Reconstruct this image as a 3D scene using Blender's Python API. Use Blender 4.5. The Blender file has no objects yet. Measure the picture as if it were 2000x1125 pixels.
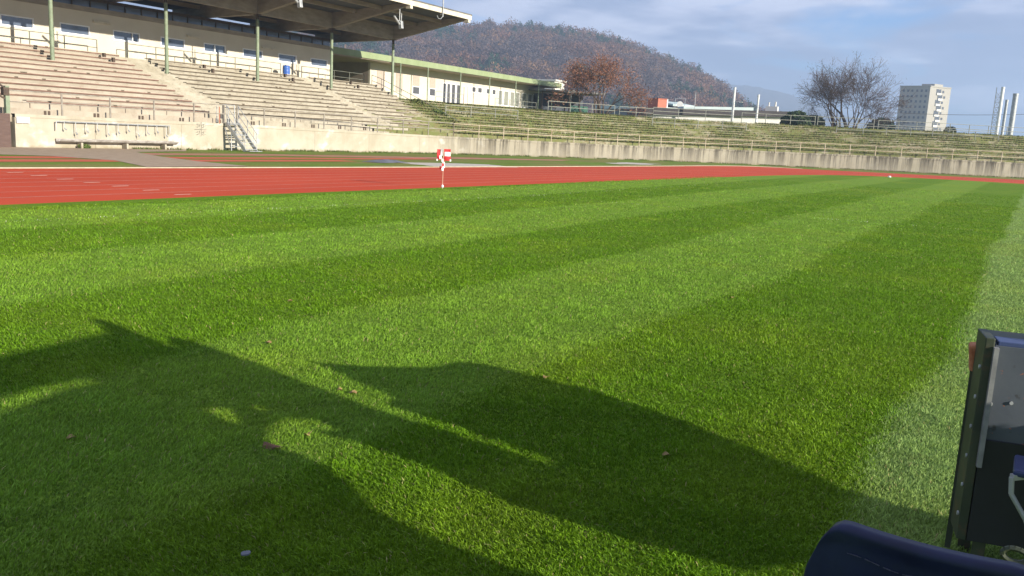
import bpy, math, random
import numpy as np
from mathutils import Matrix, Vector
from mathutils.geometry import tessellate_polygon
RNG = np.random.default_rng(7); random.seed(7)
S = bpy.context.scene
COL = S.collection
# ------------------------------------------------------------------ camera
CAMH = 1.75; FPX = 1700.0
R = np.array([[0., 0., 0.]] * 3)
def ray_cam(x, y): return np.array([(x - 1000.) / FPX, -(y - 562.5) / FPX, -1.])
_sl = 0.0514
_a = ray_cam(0, 315. - _sl * 2030); _b = ray_cam(2000, 315. - _sl * 30)
_up = np.cross(_b, _a); _up /= np.linalg.norm(_up)
if _up[1] < 0: _up = -_up
_Y = ray_cam(2030, 315); _Y -= _up * _Y.dot(_up); _Y /= np.linalg.norm(_Y)
R = np.array([np.cross(_Y, _up), _Y, _up])
cd = bpy.data.cameras.new('camera'); cam = bpy.data.objects.new('camera', cd); COL.objects.link(cam)
M4 = Matrix.Identity(4)
for i in range(3):
    for j in range(3): M4[i][j] = R[i][j]
M4[2][3] = CAMH
cam.matrix_world = M4
cd.sensor_width = 36; cd.lens = 36 * FPX / 2000; cd.clip_start = .05; cd.clip_end = 20000
S.camera = cam
# survey helpers: turn a bearing read in the photograph into a position on a known plane of the place
def D(x, y): return R @ ray_cam(x, y)
def G(x, y, z=0.):
    d = D(x, y); t = (z - CAMH) / d[2]; return np.array([d[0] * t, d[1] * t, z])
def onX(x, y, X):
    d = D(x, y); t = X / d[0]; return d * t + np.array([0, 0, CAMH])
def onY(x, y, Yv):
    d = D(x, y); t = Yv / d[1]; return d * t + np.array([0, 0, CAMH])
def far(x, y, dist):
    d = D(x, y); t = dist / math.hypot(d[0], d[1]); return d * t + np.array([0, 0, CAMH])
# ------------------------------------------------------------------ light
ELEV = math.radians(17.3); AZ = math.radians(5.5)
SUN = np.array([math.cos(ELEV) * math.cos(AZ), -math.cos(ELEV) * math.sin(AZ), math.sin(ELEV)])
sl = bpy.data.lights.new('sun', 'SUN'); sl.energy = 5.0; sl.angle = math.radians(.45); sl.color = (1., .93, .80)
so = bpy.data.objects.new('sun', sl); COL.objects.link(so)
so.rotation_euler = Vector(SUN).to_track_quat('Z', 'Y').to_euler()
S.view_settings.view_transform = 'Standard'; S.view_settings.look = 'None'
S.view_settings.exposure = 0.91; S.view_settings.gamma = 1.0
S.view_settings.use_curve_mapping = False
w = bpy.data.worlds.new('World'); S.world = w; w.use_nodes = True
nt = w.node_tree; nt.nodes.clear()
def N(nt, t, **k):
    n = nt.nodes.new(t)
    for a, b in k.items():
        if a in ('op',): n.operation = b
        elif a == 'v':
            for i, val in b.items(): n.inputs[i].default_value = val
        else: setattr(n, a, b)
    return n
def L(nt, a, b): nt.links.new(a, b)
def ramp(nt, fac, stops):
    r = nt.nodes.new('ShaderNodeValToRGB'); e = r.color_ramp.elements
    while len(e) < len(stops): e.new(.5)
    for i, (p, c) in enumerate(stops):
        e[i].position = p; e[i].color = (c[0], c[1], c[2], 1) if hasattr(c, '__len__') else (c, c, c, 1)
    L(nt, fac, r.inputs[0]); return r.outputs[0]
sky = N(nt, 'ShaderNodeTexSky', sky_type='NISHITA', sun_disc=False)
sky.sun_elevation = ELEV; sky.sun_rotation = math.radians(90) + AZ
sky.altitude = 300; sky.air_density = 1.0; sky.dust_density = .6; sky.ozone_density = 2.2
tc = N(nt, 'ShaderNodeTexCoord'); sep = N(nt, 'ShaderNodeSeparateXYZ'); L(nt, tc.outputs['Generated'], sep.inputs[0])
zc = N(nt, 'ShaderNodeMath', op='MAXIMUM', v={1: 0.}); L(nt, sep.outputs[2], zc.inputs[0])
za = N(nt, 'ShaderNodeMath', op='ADD', v={1: .10}); L(nt, zc.outputs[0], za.inputs[0])
dx = N(nt, 'ShaderNodeMath', op='DIVIDE'); L(nt, sep.outputs[0], dx.inputs[0]); L(nt, za.outputs[0], dx.inputs[1])
dy = N(nt, 'ShaderNodeMath', op='DIVIDE'); L(nt, sep.outputs[1], dy.inputs[0]); L(nt, za.outputs[0], dy.inputs[1])
cb = N(nt, 'ShaderNodeCombineXYZ'); L(nt, dx.outputs[0], cb.inputs[0]); L(nt, dy.outputs[0], cb.inputs[1])
mp = N(nt, 'ShaderNodeMapping'); L(nt, cb.outputs[0], mp.inputs[0]); mp.inputs['Rotation'].default_value = (0, 0, .35); mp.inputs['Scale'].default_value = (.8, .5, 1); mp.inputs['Location'].default_value = (5.1, 1.9, 0)
n1 = N(nt, 'ShaderNodeTexNoise', v={'Scale': 1.25, 'Detail': 8, 'Roughness': .56, 'Distortion': .35}); L(nt, mp.outputs[0], n1.inputs['Vector'])
n2 = N(nt, 'ShaderNodeTexNoise', v={'Scale': 1.4, 'Detail': 7, 'Roughness': .5}); 
mp2 = N(nt, 'ShaderNodeMapping'); L(nt, cb.outputs[0], mp2.inputs[0]); mp2.inputs['Location'].default_value = (7.7, 2.2, 4)
L(nt, mp2.outputs[0], n2.inputs['Vector'])
cover = ramp(nt, n1.outputs['Fac'], [(.35, 0.), (.47, 1.)])
ccol = ramp(nt, n2.outputs['Fac'], [(.38, (2.7, 3.2, 4.9)), (.50, (3.5, 4.0, 5.8)), (.62, (7.2, 7.4, 9.0))])
# cover thins out to clear bright air low down
hor = ramp(nt, sep.outputs[2], [(.0, .45), (.05, .9), (.12, 1.)])
cm = N(nt, 'ShaderNodeMath', op='MULTIPLY'); L(nt, cover, cm.inputs[0]); L(nt, hor, cm.inputs[1])
cm2 = N(nt, 'ShaderNodeMath', op='MULTIPLY', v={1: .9}); L(nt, cm.outputs[0], cm2.inputs[0])
mx = N(nt, 'ShaderNodeMixRGB'); L(nt, cm2.outputs[0], mx.inputs[0]); hs = N(nt, 'ShaderNodeMixRGB'); hs.blend_type = 'MULTIPLY'; hs.inputs[0].default_value = 1.; hs.inputs[2].default_value = (.62, 1.04, 1.66, 1); L(nt, sky.outputs[0], hs.inputs[1]); L(nt, hs.outputs[0], mx.inputs[1]); L(nt, ccol, mx.inputs[2])
bg = N(nt, 'ShaderNodeBackground', v={'Strength': .064}); L(nt, mx.outputs[0], bg.inputs[0])
wo = N(nt, 'ShaderNodeOutputWorld'); L(nt, bg.outputs[0], wo.inputs[0])
# ------------------------------------------------------------------ object helpers
class MB:
    def __init__(s): s.v = []; s.f = []; s.c = []
    def add(s, vs, fs, col=None):
        o = len(s.v); s.v.extend([tuple(map(float, p)) for p in vs]); s.f.extend([tuple(i + o for i in f) for f in fs])
        s.c.extend([col] * len(fs)); return s
    def box(s, c, d, ax=None, col=None):
        c = np.array(c, float); h = np.array(d, float) / 2
        A = np.eye(3) if ax is None else np.array(ax, float)
        vs = [c + A.T @ (h * np.array(k)) for k in ((-1,-1,-1),(1,-1,-1),(1,1,-1),(-1,1,-1),(-1,-1,1),(1,-1,1),(1,1,1),(-1,1,1))]
        return s.add(vs, [(0,3,2,1),(4,5,6,7),(0,1,5,4),(1,2,6,5),(2,3,7,6),(3,0,4,7)], col)
    def bb(s, x0, x1, y0, y1, z0, z1, col=None):
        return s.box(((x0+x1)/2, (y0+y1)/2, (z0+z1)/2), (abs(x1-x0), abs(y1-y0), abs(z1-z0)), None, col)
    def bar(s, p, q, wd, ht=None, col=None):
        p = np.array(p, float); q = np.array(q, float); ht = ht or wd; d = q - p; l = np.linalg.norm(d)
        if l < 1e-6: return s
        d /= l; u = np.array([0, 0, 1.]) if abs(d[2]) < .95 else np.array([0, 1., 0])
        a = np.cross(u, d); a /= np.linalg.norm(a); b = np.cross(d, a)
        return s.box((p + q) / 2, (l, wd, ht), [d, a, b], col)
    def tube(s, p, q, r, r2=None, n=10, cap=True, col=None):
        p = np.array(p, float); q = np.array(q, float); r2 = r if r2 is None else r2; d = q - p; l = np.linalg.norm(d)
        if l < 1e-6: return s
        d /= l; u = np.array([0, 0, 1.]) if abs(d[2]) < .95 else np.array([0, 1., 0])
        a = np.cross(u, d); a /= np.linalg.norm(a); b = np.cross(d, a); vs = []
        for (c, rr) in ((p, r), (q, r2)):
            for k in range(n):
                t = 2 * math.pi * k / n; vs.append(c + rr * (math.cos(t) * a + math.sin(t) * b))
        fs = [(k, (k+1) % n, n + (k+1) % n, n + k) for k in range(n)]
        if cap: fs += [tuple(range(n-1, -1, -1)), tuple(range(n, 2*n))]
        return s.add(vs, fs, col)
    def path(s, pts, r, n=8):
        for i in range(len(pts)-1): s.tube(pts[i], pts[i+1], r, n=n)
        return s
    def build(s, name, mat, parent=None, smooth=False, bevel=0):
        me = bpy.data.meshes.new(name); me.from_pydata(s.v, [], s.f); me.update()
        if any(c is not None for c in s.c):
            at = me.attributes.new('tint', 'FLOAT_COLOR', 'FACE')
            at.data.foreach_set('color', np.array([(*(c or (1,1,1)), 1) for c in s.c], dtype=np.float32).ravel())
        return link(name, me, mat, parent, smooth, bevel)
def link(name, me, mat, parent=None, smooth=False, bevel=0):
    o = bpy.data.objects.new(name, me); COL.objects.link(o)
    if mat: me.materials.append(mat)
    if smooth: me.polygons.foreach_set('use_smooth', [True] * len(me.polygons))
    if bevel:
        b = o.modifiers.new('b', 'BEVEL'); b.width = bevel; b.segments = 2; b.limit_method = 'ANGLE'
    if parent is not None:
        o.parent = parent; o.matrix_parent_inverse = Matrix.Translation(-parent.location)
    return o
def npmesh(name, V, nper, mat, cols=None, faces=None, kind=None, nrm=None):
    """V: (k, nper, 3) polygons of nper corners"""
    k = len(V); me = bpy.data.meshes.new(name)
    me.vertices.add(k * nper); me.vertices.foreach_set('co', V.astype(np.float32).ravel())
    me.loops.add(k * nper); me.loops.foreach_set('vertex_index', np.arange(k * nper, dtype=np.int32))
    me.polygons.add(k); me.polygons.foreach_set('loop_start', np.arange(0, k * nper, nper, dtype=np.int32))
    me.update(calc_edges=True)
    if cols is not None:
        at = me.attributes.new('tint', 'FLOAT_COLOR', 'FACE')
        c4 = np.ones((k, 4), np.float32); c4[:, :3] = cols; at.data.foreach_set('color', c4.ravel())
    return link(name, me, mat)
def tag(o, label=None, cat=None, group=None, kind=None):
    if label: o['label'] = label
    if cat: o['category'] = cat
    if group: o['group'] = group
    if kind: o['kind'] = kind
    return o
def thing(name, loc, label, cat, group=None):
    o = bpy.data.objects.new(name, None); COL.objects.link(o); o.location = [float(v) for v in loc]; o.empty_display_size = .2
    return tag(o, label, cat, group)
# ------------------------------------------------------------------ materials
MATS = {}
def mat(name, c1, c2=None, scale=3., rough=.8, bump=0., bscale=None, metal=0., stretch=(1,1,1), detail=6, lo=.35, hi=.65, extra=None, coord='Object', spec=.5, trans=None):
    m = bpy.data.materials.new(name); m.use_nodes = True; t = m.node_tree; bs = t.nodes['Principled BSDF']
    bs.inputs['Roughness'].default_value = rough; bs.inputs['Metallic'].default_value = metal; bs.inputs['Specular IOR Level'].default_value = spec
    geo = t.nodes.new('ShaderNodeNewGeometry')
    mpn = t.nodes.new('ShaderNodeMapping'); mpn.inputs['Scale'].default_value = stretch; L(t, geo.outputs['Position'], mpn.inputs[0])
    ns = N(t, 'ShaderNodeTexNoise', v={'Scale': scale, 'Detail': detail, 'Roughness': .6}); L(t, mpn.outputs[0], ns.inputs['Vector'])
    col = ramp(t, ns.outputs['Fac'], [(lo, c1), (hi, c2 or c1)])
    if extra: col = extra(t, geo, col, bs)
    L(t, col, bs.inputs['Base Color'])
    if bump:
        nb = N(t, 'ShaderNodeTexNoise', v={'Scale': bscale or scale * 4, 'Detail': 4}); L(t, geo.outputs['Position'], nb.inputs['Vector'])
        bp = N(t, 'ShaderNodeBump', v={'Strength': .6, 'Distance': bump}); L(t, nb.outputs['Fac'], bp.inputs['Height']); L(t, bp.outputs[0], bs.inputs['Normal'])
    MATS[name] = m; return m
def mixc(t, fac, a, b, mode='MIX'):
    n = t.nodes.new('ShaderNodeMixRGB'); n.blend_type = mode
    for i, q in ((0, fac), (1, a), (2, b)):
        if hasattr(q, 'is_linked'): L(t, q, n.inputs[i])
        elif i == 0: n.inputs[0].default_value = q
        else: n.inputs[i].default_value = (*q, 1)
    return n.outputs[0]
def noise(t, geo, scale, stretch=(1,1,1), detail=5, off=(0,0,0), rough=.6):
    m_ = t.nodes.new('ShaderNodeMapping'); m_.inputs['Scale'].default_value = stretch; m_.inputs['Location'].default_value = off
    L(t, geo.outputs['Position'], m_.inputs[0])
    n_ = N(t, 'ShaderNodeTexNoise', v={'Scale': scale, 'Detail': detail, 'Roughness': rough}); L(t, m_.outputs[0], n_.inputs['Vector']); return n_.outputs['Fac']
def tinted(name, rough=.8, transl=0., spec=.3, var=None):
    m = bpy.data.materials.new(name); m.use_nodes = True; t = m.node_tree; bs = t.nodes['Principled BSDF']
    at = t.nodes.new('ShaderNodeAttribute'); at.attribute_name = 'tint'
    geo = t.nodes.new('ShaderNodeNewGeometry')
    col = at.outputs['Color']
    if var: col = mixc(t, 1., col, ramp(t, noise(t, geo, var), [(.3, .7), (.7, 1.3)]), 'MULTIPLY')
    L(t, col, bs.inputs['Base Color']); bs.inputs['Roughness'].default_value = rough; bs.inputs['Specular IOR Level'].default_value = spec
    if transl:
        tr = t.nodes.new('ShaderNodeBsdfTranslucent'); L(t, col, tr.inputs[0])
        ms = t.nodes.new('ShaderNodeMixShader'); ms.inputs[0].default_value = transl
        L(t, bs.outputs[0], ms.inputs[1]); L(t, tr.outputs[0], ms.inputs[2]); L(t, ms.outputs[0], t.nodes['Material Output'].inputs[0])
    return m
# stained concrete of the retaining wall: streaks run down it, heavier along the bend
def wall_extra(t, geo, col, bs):
    sp = N(t, 'ShaderNodeSeparateXYZ'); L(t, geo.outputs['Position'], sp.inputs[0])
    yy = ramp(t, N_math(t, 'MULTIPLY', sp.outputs[1], .01), [(.53, .06), (.60, .95)])
    st = ramp(t, noise(t, geo, 1.1, (1, 1, .05), 8, (3, 1, 0), .75), [(.45, 0.), (.53, 1.)])
    zt = ramp(t, N_math(t, 'MULTIPLY', sp.outputs[2], .6), [(.12, .45), (.75, 1.)])
    fine = ramp(t, noise(t, geo, 6, (1, 1, .07), 5, (9, 4, 0)), [(.38, .55), (.62, 1.)])
    f = N_math(t, 'MULTIPLY', N_math(t, 'MULTIPLY', yy, st), N_math(t, 'MULTIPLY', zt, fine))
    c = mixc(t, f, mixc(t, N_math(t, 'MULTIPLY', yy, .58), col, (.22, .19, .14)), (.045, .036, .024))
    blot = ramp(t, noise(t, geo, .9, (1, 1, 1.5), 6, (31, 0, 2)), [(.56, 0.), (.70, .8)])
    c = mixc(t, N_math(t, 'MULTIPLY', blot, N_math(t, 'SUBTRACT', 1., yy)), c, (.62, .60, .55))
    low = ramp(t, N_math(t, 'ADD', N_math(t, 'MULTIPLY', sp.outputs[2], 1.6), noise(t, geo, 2.)), [(.45, .55), (.75, 0.)])
    return mixc(t, low, c, (.20, .17, .09))
def N_math(t, op, a, b):
    n = t.nodes.new('ShaderNodeMath'); n.operation = op
    for i, q in enumerate((a, b)):
        if hasattr(q, 'is_linked'): L(t, q, n.inputs[i])
        else: n.inputs[i].default_value = q
    return n.outputs[0]
def streaks(colr, s, amt, lo=.5, hi=.7):
    def f(t, geo, col, bs):
        return mixc(t, N_math(t, 'MULTIPLY', ramp(t, noise(t, geo, s, (1, 1, 1), 7, (5, 5, 5), .7), [(lo, 0.), (hi, 1.)]), amt), col, colr)
    return f
m_wall = mat('wall_concrete', (.37, .325, .24), (.46, .415, .325), .8, .9, .01, 12, extra=wall_extra)
m_conc = mat('terrace_concrete', (.31, .275, .205), (.42, .38, .30), .7, .9, .008, 14, extra=streaks((.16, .13, .09), 2.5, .6))
m_concred = mat('reddish_terrace', (.32, .275, .21), (.41, .36, .285), .7, .9, .008, 14, extra=streaks((.24, .16, .11), 2.5, .35))
m_plank = mat('weathered_plank', (.30, .26, .19), (.46, .41, .32), 1.5, .85, .004, 30, stretch=(4, .6, 4), extra=streaks((.13, .10, .07), 4, .6))
m_plankred = mat('flaking_red_plank', (.35, .28, .21), (.44, .375, .30), 1.5, .85, .004, 30, stretch=(4, .6, 4), extra=streaks((.22, .10, .07), 4, .5, .5, .7))
m_lath = mat('dark_weathered_lath', (.075, .055, .035), (.15, .115, .075), 2.5, stretch=(1, 1, 1))
m_lathred = mat('rusty_lath', (.12, .06, .04), (.19, .105, .07), 2.5)
m_dark = mat('dark_bracket', (.05, .035, .025), (.09, .06, .04), 6)
m_white = mat('white_render', (.57, .515, .415), (.63, .575, .47), .5, .9, .003, 20, extra=streaks((.46, .39, .28), 1.2, .25, .5, .8))
m_frame = mat('white_frame', (.82, .82, .82), (.86, .86, .86), 3, .5)
def glassmat(name, c, rough=.06):
    m = mat(name, c, tuple(v * 1.25 for v in c), .6, rough, spec=1.0); return m
m_glass = glassmat('window_glass', (.085, .105, .145), .12)
m_blind = mat('window_blind', (.40, .32, .26), (.46, .38, .32), 4, .8)
m_green = mat('green_paint', (.17, .22, .14), (.24, .29, .19), 3, .6, extra=streaks((.12, .09, .05), 6, .5))
m_fascia = mat('green_fascia', (.22, .27, .13), (.28, .33, .18), .8, .7, stretch=(1, 1, .3))
m_cream = mat('cream_fascia', (.56, .50, .38), (.64, .58, .46), 1.2, .8, extra=streaks((.3, .25, .18), 2, .4))
m_beam = mat('canopy_beam_wood', (.26, .225, .18), (.36, .31, .25), 1.2, .9, stretch=(1, 1, 3))
m_deck = mat('canopy_deck', (.07, .075, .075), (.11, .11, .11), 1.0, .9, stretch=(1, 5, 1))
m_roof = mat('roof_felt', (.10, .10, .10), (.16, .16, .15), 1, .9)
m_metal = mat('galvanised', (.30, .31, .31), (.44, .45, .45), 5, .5, metal=.3)
m_railb = mat('rusty_cream_rail', (.42, .33, .22), (.55, .47, .34), 3, .7, extra=streaks((.25, .12, .06), 9, .6))
m_raild = mat('dull_green_rail', (.10, .105, .08), (.16, .165, .13), 3, .7)
m_rail = mat('rail_paint', (.20, .175, .14), (.33, .30, .25), 3, .7, extra=streaks((.17, .10, .06), 9, .6))
m_rail2 = mat('grey_green_rail', (.20, .205, .165), (.30, .305, .25), 3, .7)
m_brown = mat('brown_boards', (.085, .050, .040), (.12, .075, .06), 2, .8, stretch=(1, 1, 8))
m_taupe = mat('taupe_render', (.30, .235, .18), (.36, .29, .225), 1, .9)
m_blue = mat('barrel_blue', (.03, .10, .38), (.05, .14, .45), 5, .45)
m_red = mat('flag_red', (.60, .02, .025), (.66, .03, .03), 8, .8)
m_cloth = mat('flag_white', (.78, .77, .75), (.82, .81, .80), 8, .8)
m_line = mat('lane_paint', (.50, .30, .23), (.62, .42, .34), 4, .8, lo=.4, hi=.6)
m_kerb = mat('pale_kerb', (.40, .33, .22), (.52, .44, .32), 3, .9)
m_glass2 = glassmat('pavilion_glass', (.075, .075, .082), .35)
m_asph = mat('old_asphalt', (.30, .215, .135), (.38, .28, .185), 2.5, .95, .004, 60)
m_sand = mat('pit_sand', (.42, .38, .30), (.55, .50, .42), 4, .95, .01, 20)
m_tarp = mat('grey_tarpaulin', (.10, .105, .12), (.16, .165, .18), 3, .6, .03, 6)
m_far_white = mat('far_white', (.62, .60, .55), (.70, .68, .63), .5, .8)
m_orange = mat('orange_panel', (.40, .11, .06), (.46, .14, .075), 2, .7, stretch=(1, 1, 4))
m_darkfar = mat('dark_cladding', (.035, .03, .03), (.06, .05, .048), .6, .8)
m_palegreen = mat('pale_green_roof', (.42, .50, .48), (.50, .58, .55), .3, .6)
m_bark = mat('bark', (.060, .042, .032), (.10, .072, .055), 3, .95)
m_tint = tinted('tinted_foliage', .85, .25)
m_track = mat('track_tartan', (.49, .056, .019), (.56, .072, .027), .25, .92, .003, 160, stretch=(1, .35, 1), spec=.15, extra=streaks((.46, .07, .028), .7, .5, .45, .75))
m_runway = mat('runway_tartan', (.48, .075, .030), (.55, .10, .04), 1, .92, .003, 120)
m_oldred = mat('worn_cinder', (.36, .13, .07), (.40, .19, .11), .8, .95, .004, 60)
# ------------------------------------------------------------------ ground
def rough_extra(t, geo, col, bs):
    c = mixc(t, ramp(t, noise(t, geo, .5, (1, .3, 1), 6, (2, 2, 0)), [(.45, 0.), (.62, .9)]), col, (.27, .20, .075))
    return mixc(t, ramp(t, noise(t, geo, 9., (1, 1, 1), 3), [(.4, 0.), (.7, .5)]), c, (.07, .11, .018))
m_rough = mat('rough_grass', (.12, .20, .022), (.18, .26, .035), .3, .95, .05, 18, extra=rough_extra, spec=.1)

STR = [-40, -7.75, -5.25, -2.62, -.5]       # mowing stripe edges (X), -.5 is the last one
def stripe_fac(t, geo):
    """1 on the strips mown away from the camera (pale), 0 on the others, with slightly wavering edges"""
    sp = N(t, 'ShaderNodeSeparateXYZ'); L(t, geo.outputs['Position'], sp.inputs[0])
    wv = N_math(t, 'MULTIPLY', N_math(t, 'SUBTRACT', noise(t, geo, .35, (1, 1, 1), 3), .5), .35)
    x = N_math(t, 'ADD', sp.outputs[0], wv)
    u = N_math(t, 'DIVIDE', N_math(t, 'ADD', x, .5), 2.45)    # 0 at the last edge, -1 at the next ...
    s = N_math(t, 'SINE', N_math(t, 'MULTIPLY', u, math.pi), 0.)
    a = ramp(t, N_math(t, 'ADD', N_math(t, 'MULTIPLY', s, .5), .5), [(.43, 0.), (.57, 1.)])
    # sin<0 just left of the last edge -> dark, beyond X>-.5 -> pale
    return a, x
def lawn_extra(t, geo, col, bs):
    a, x = stripe_fac(t, geo)
    dark = mixc(t, .62, col, (.110, .202, .007)); pale = mixc(t, .62, col, (.180, .288, .030))
    c = mixc(t, a, dark, pale)
    edge = ramp(t, N_math(t, 'ADD', N_math(t, 'MULTIPLY', x, .5), 1.), [(.72, 0.), (.78, 1.)])
    c = mixc(t, N_math(t, 'MULTIPLY', edge, .55), c, (.235, .33, .095))
    bald = ramp(t, noise(t, geo, .30, (1, .5, 1), 5, (5, 1, 0)), [(.50, 0.), (.72, .45)])
    c = mixc(t, bald, c, (.26, .31, .022))
    spk = ramp(t, noise(t, geo, 30, (1, 1, 1), 4, (0, 0, 0), .7), [(.35, .55), (.65, 1.35)])
    return mixc(t, 1., c, spk, 'MULTIPLY')
m_lawn = mat('lawn', (.128, .220, .015), (.152, .258, .021), .8, .95, .05, 22, extra=lawn_extra, spec=.08)
def sheet(name, poly, z, m, kind='structure', z0=None):
    mb = MB(); vs = [(p[0], p[1], z) for p in poly]
    tris = tessellate_polygon([[Vector(v) for v in vs]])
    def fix(tr):
        a, b, c = (np.array(vs[i]) for i in tr); return tr if np.cross(b - a, c - a)[2] > 0 else (tr[0], tr[2], tr[1])
    mb.add(vs, [fix(tr) for tr in tris]); o = mb.build(name, m); tag(o, kind=kind); return o
def smooth_path(P, n=160):
    P = np.array(P, float); d = np.r_[0, np.cumsum(np.linalg.norm(np.diff(P, axis=0), axis=1))]
    # Catmull-Rom
    out = []
    s = np.linspace(0, d[-1], n)
    T = np.zeros_like(P); T[1:-1] = (P[2:] - P[:-2]) / (d[2:] - d[:-2])[:, None]; T[0] = (P[1]-P[0])/(d[1]-d[0]); T[-1] = (P[-1]-P[-2])/(d[-1]-d[-2])
    for q in s:
        i = min(np.searchsorted(d, q, 'right') - 1, len(P) - 2); h = d[i+1]-d[i]; u = (q-d[i])/h
        out.append((2*u**3-3*u**2+1)*P[i] + (u**3-2*u**2+u)*h*T[i] + (-2*u**3+3*u**2)*P[i+1] + (u**3-u**2)*h*T[i+1])
    return np.array(out)
TIN = smooth_path([(-16.3,-60),(-16.3,-20),(-16.2,9),(-15.9,22),(-15.4,34),(-14.9,46.6),(-14.4,57),(-13,66),(-10.9,71),(-8.3,74),(-4.9,76),(0,77.3),(14,78)], 220)
TOUT = smooth_path([(-26.3,-60),(-26.3,-20),(-26.2,12),(-25.4,24),(-24.4,42),(-23.6,60),(-22.9,74),(-21.2,79.5),(-17.2,81.7),(-13.6,84.3),(-10.4,86.6),(-6.5,89),(-1,92.5),(14,97)], 220)
sheet('ground', [(-4500,-380),(330,-380),(330,4500),(-4500,4500)], -.012, m_rough)
sheet('pitch', list(TIN[:, :2]) + [(24, 78), (24, -60)], 0., m_lawn)
mb = MB(); n = len(TIN)
NS = 14
for j in range(NS):
    for i in range(n-1):
        a = [TIN[i]*(1-u)+TOUT[i]*u for u in (j/NS, (j+1)/NS)]; b = [TIN[i+1]*(1-u)+TOUT[i+1]*u for u in (j/NS, (j+1)/NS)]
        mb.add([(*a[0], -.003), (*b[0], -.003), (*b[1], -.003), (*a[1], -.003)], [(0,1,2,3)])
tag(mb.build('running_track', m_track), kind='structure')
mb = MB()
for k in range(0, 9):
    u = .01 + k / 8 * .975
    for i in range(n-1):
        W = np.linalg.norm(TOUT[i]-TIN[i]); h = .026 / W
        q = [TIN[i]*(1-u+h)+TOUT[i]*(u-h), TIN[i+1]*(1-u+h)+TOUT[i+1]*(u-h), TIN[i+1]*(1-u-h)+TOUT[i+1]*(u+h), TIN[i]*(1-u-h)+TOUT[i]*(u+h)]
        if k in (0,) : continue
        mb.add([(*p, .002) for p in q], [(0,1,2,3)])
# short relay marks stepping across the lanes
for k, (px, py) in enumerate([(29,337),(76,343),(127,350),(179,356.5),(235,363.5),(295,371.5),(357,380)]):
    p = G(px, py); mb.bb(p[0]-.03, p[0]+.03, p[1]-.22, p[1]+.22, .003, .006)
tag(mb.build('lane_lines', m_line), kind='structure')
mb = MB()
for i in range(n-1):
    if TOUT[i][1] > 81: break
    p, q = TOUT[i], TOUT[i+1]; mb.bar((p[0]-.12, p[1], 0.0), (q[0]-.12, q[1], 0.0), .14, .05)
tag(mb.build('track_kerb', m_kerb), kind='structure')
# long-jump runways, the worn red run-up and the asphalt path between track and wall
sheet('long_jump_runway', [(-30.7,-10),(-29.4,-10),(-29.55,34.2),(-30.85,34.2)], -.004, m_runway)
sheet('long_jump_runway', [(-33.0,-10),(-31.75,-10),(-31.6,44),(-32.8,44)], -.004, m_runway)
sheet('worn_red_run_up', [(-36.6,12),(-34.4,12),(-34.6,33),(-32.0,48),(-30.4,58),(-31.6,62),(-34.2,50),(-36.4,34)], -.006, m_oldred)
sheet('asphalt_path', [(-41.5,18),(-34.5,18),(-33.2,20.3),(-30.2,21.0),(-26.45,19.6),(-26.45,24.2),(-29.5,24.4),(-33,25.2),(-37.2,27),(-38.6,31),(-40.5,32.6),(-40.5,30)], .0, m_asph)
def blob_poly(px, jit=.25, n=6):
    P = [G(x, y)[:2] for x, y in px]; out = []
    for i in range(len(P)):
        a, b = P[i], P[(i+1) % len(P)]
        for k in range(n): out.append(a + (b-a)*k/n + RNG.normal(0, jit, 2) * (k > 0))
    return out
sheet('sand_pit', blob_poly([(770,316.8),(870,318.3),(955,321.2),(1015,327),(940,326.2),(850,324.6),(800,319.8)], .08), -.002, m_sand)
sheet('sand_patch', blob_poly([(1182,318),(1225,316.9),(1292,320.6),(1262,321.6),(1205,320.6)], .2), -.002, m_sand)
# ------------------------------------------------------------------ path of the retaining wall
WP = smooth_path([(-40.6,12),(-40.6,24),(-40.6,36),(-40.4,47),(-39.6,54),(-38.0,60),(-35.6,66.5),(-32.8,73.4),(-29.6,79.3),(-25.7,84.6),(-21.1,89.0),(-16.2,92.7),(-11.1,95.8),(-6.1,98.9),(-1.0,102.6),(8,109),(20,116)], 260)
WT = np.gradient(WP, axis=0); WT /= np.linalg.norm(WT, axis=1)[:, None]; WN = np.c_[-WT[:, 1], WT[:, 0]]
WS = np.r_[0, np.cumsum(np.linalg.norm(np.diff(WP, axis=0), axis=1))]
def wtop(y): return np.interp(y, [0, 36, 48, 58, 72, 82, 92, 99], [1.54, 1.52, 1.40, 1.32, 1.26, 1.32, 1.42, 1.5])
ZT = np.array([wtop(p[1]) for p in WP])
i0 = int(np.searchsorted(WP[:, 1], 22.9)); 
def wat(s, o=0., dz=0.):
    x = np.interp(s, WS, WP[:, 0]); y = np.interp(s, WS, WP[:, 1]); nx = np.interp(s, WS, WN[:, 0]); ny = np.interp(s, WS, WN[:, 1])
    return np.array([x + nx*o, y + ny*o, np.interp(s, WS, ZT) + dz])
wl = thing('retaining_wall', (-40.6, 40, 0), 'long pale concrete retaining wall at the foot of the terraces, curving off to the right', 'wall')
def sweep(sec, i_a, i_b, mb, ztop=True):
    for i in range(i_a, i_b):
        A = []; B = []
        for o, z, rel in sec:
            for j, dst in ((i, A), (i+1, B)):
                p = WP[j] + WN[j]*o; dst.append((p[0], p[1], (ZT[j] if rel else 0) + z))
        k = len(sec); mb.add(A + B, [(q, q+k, q+k+1, q+1) for q in range(k-1)])
mb = MB(); sweep([(0, -.05, 0), (0, -.16, 1)], i0, len(WP)-1, mb)
p = WP[i0]; mb.add([(p[0], p[1], -.05), (p[0]-.9, p[1], -.05), (p[0]-.9, p[1], ZT[i0]-.16), (p[0], p[1], ZT[i0]-.16)], [(0,1,2,3)]); mb.build('wall_face', m_wall, wl)
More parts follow.
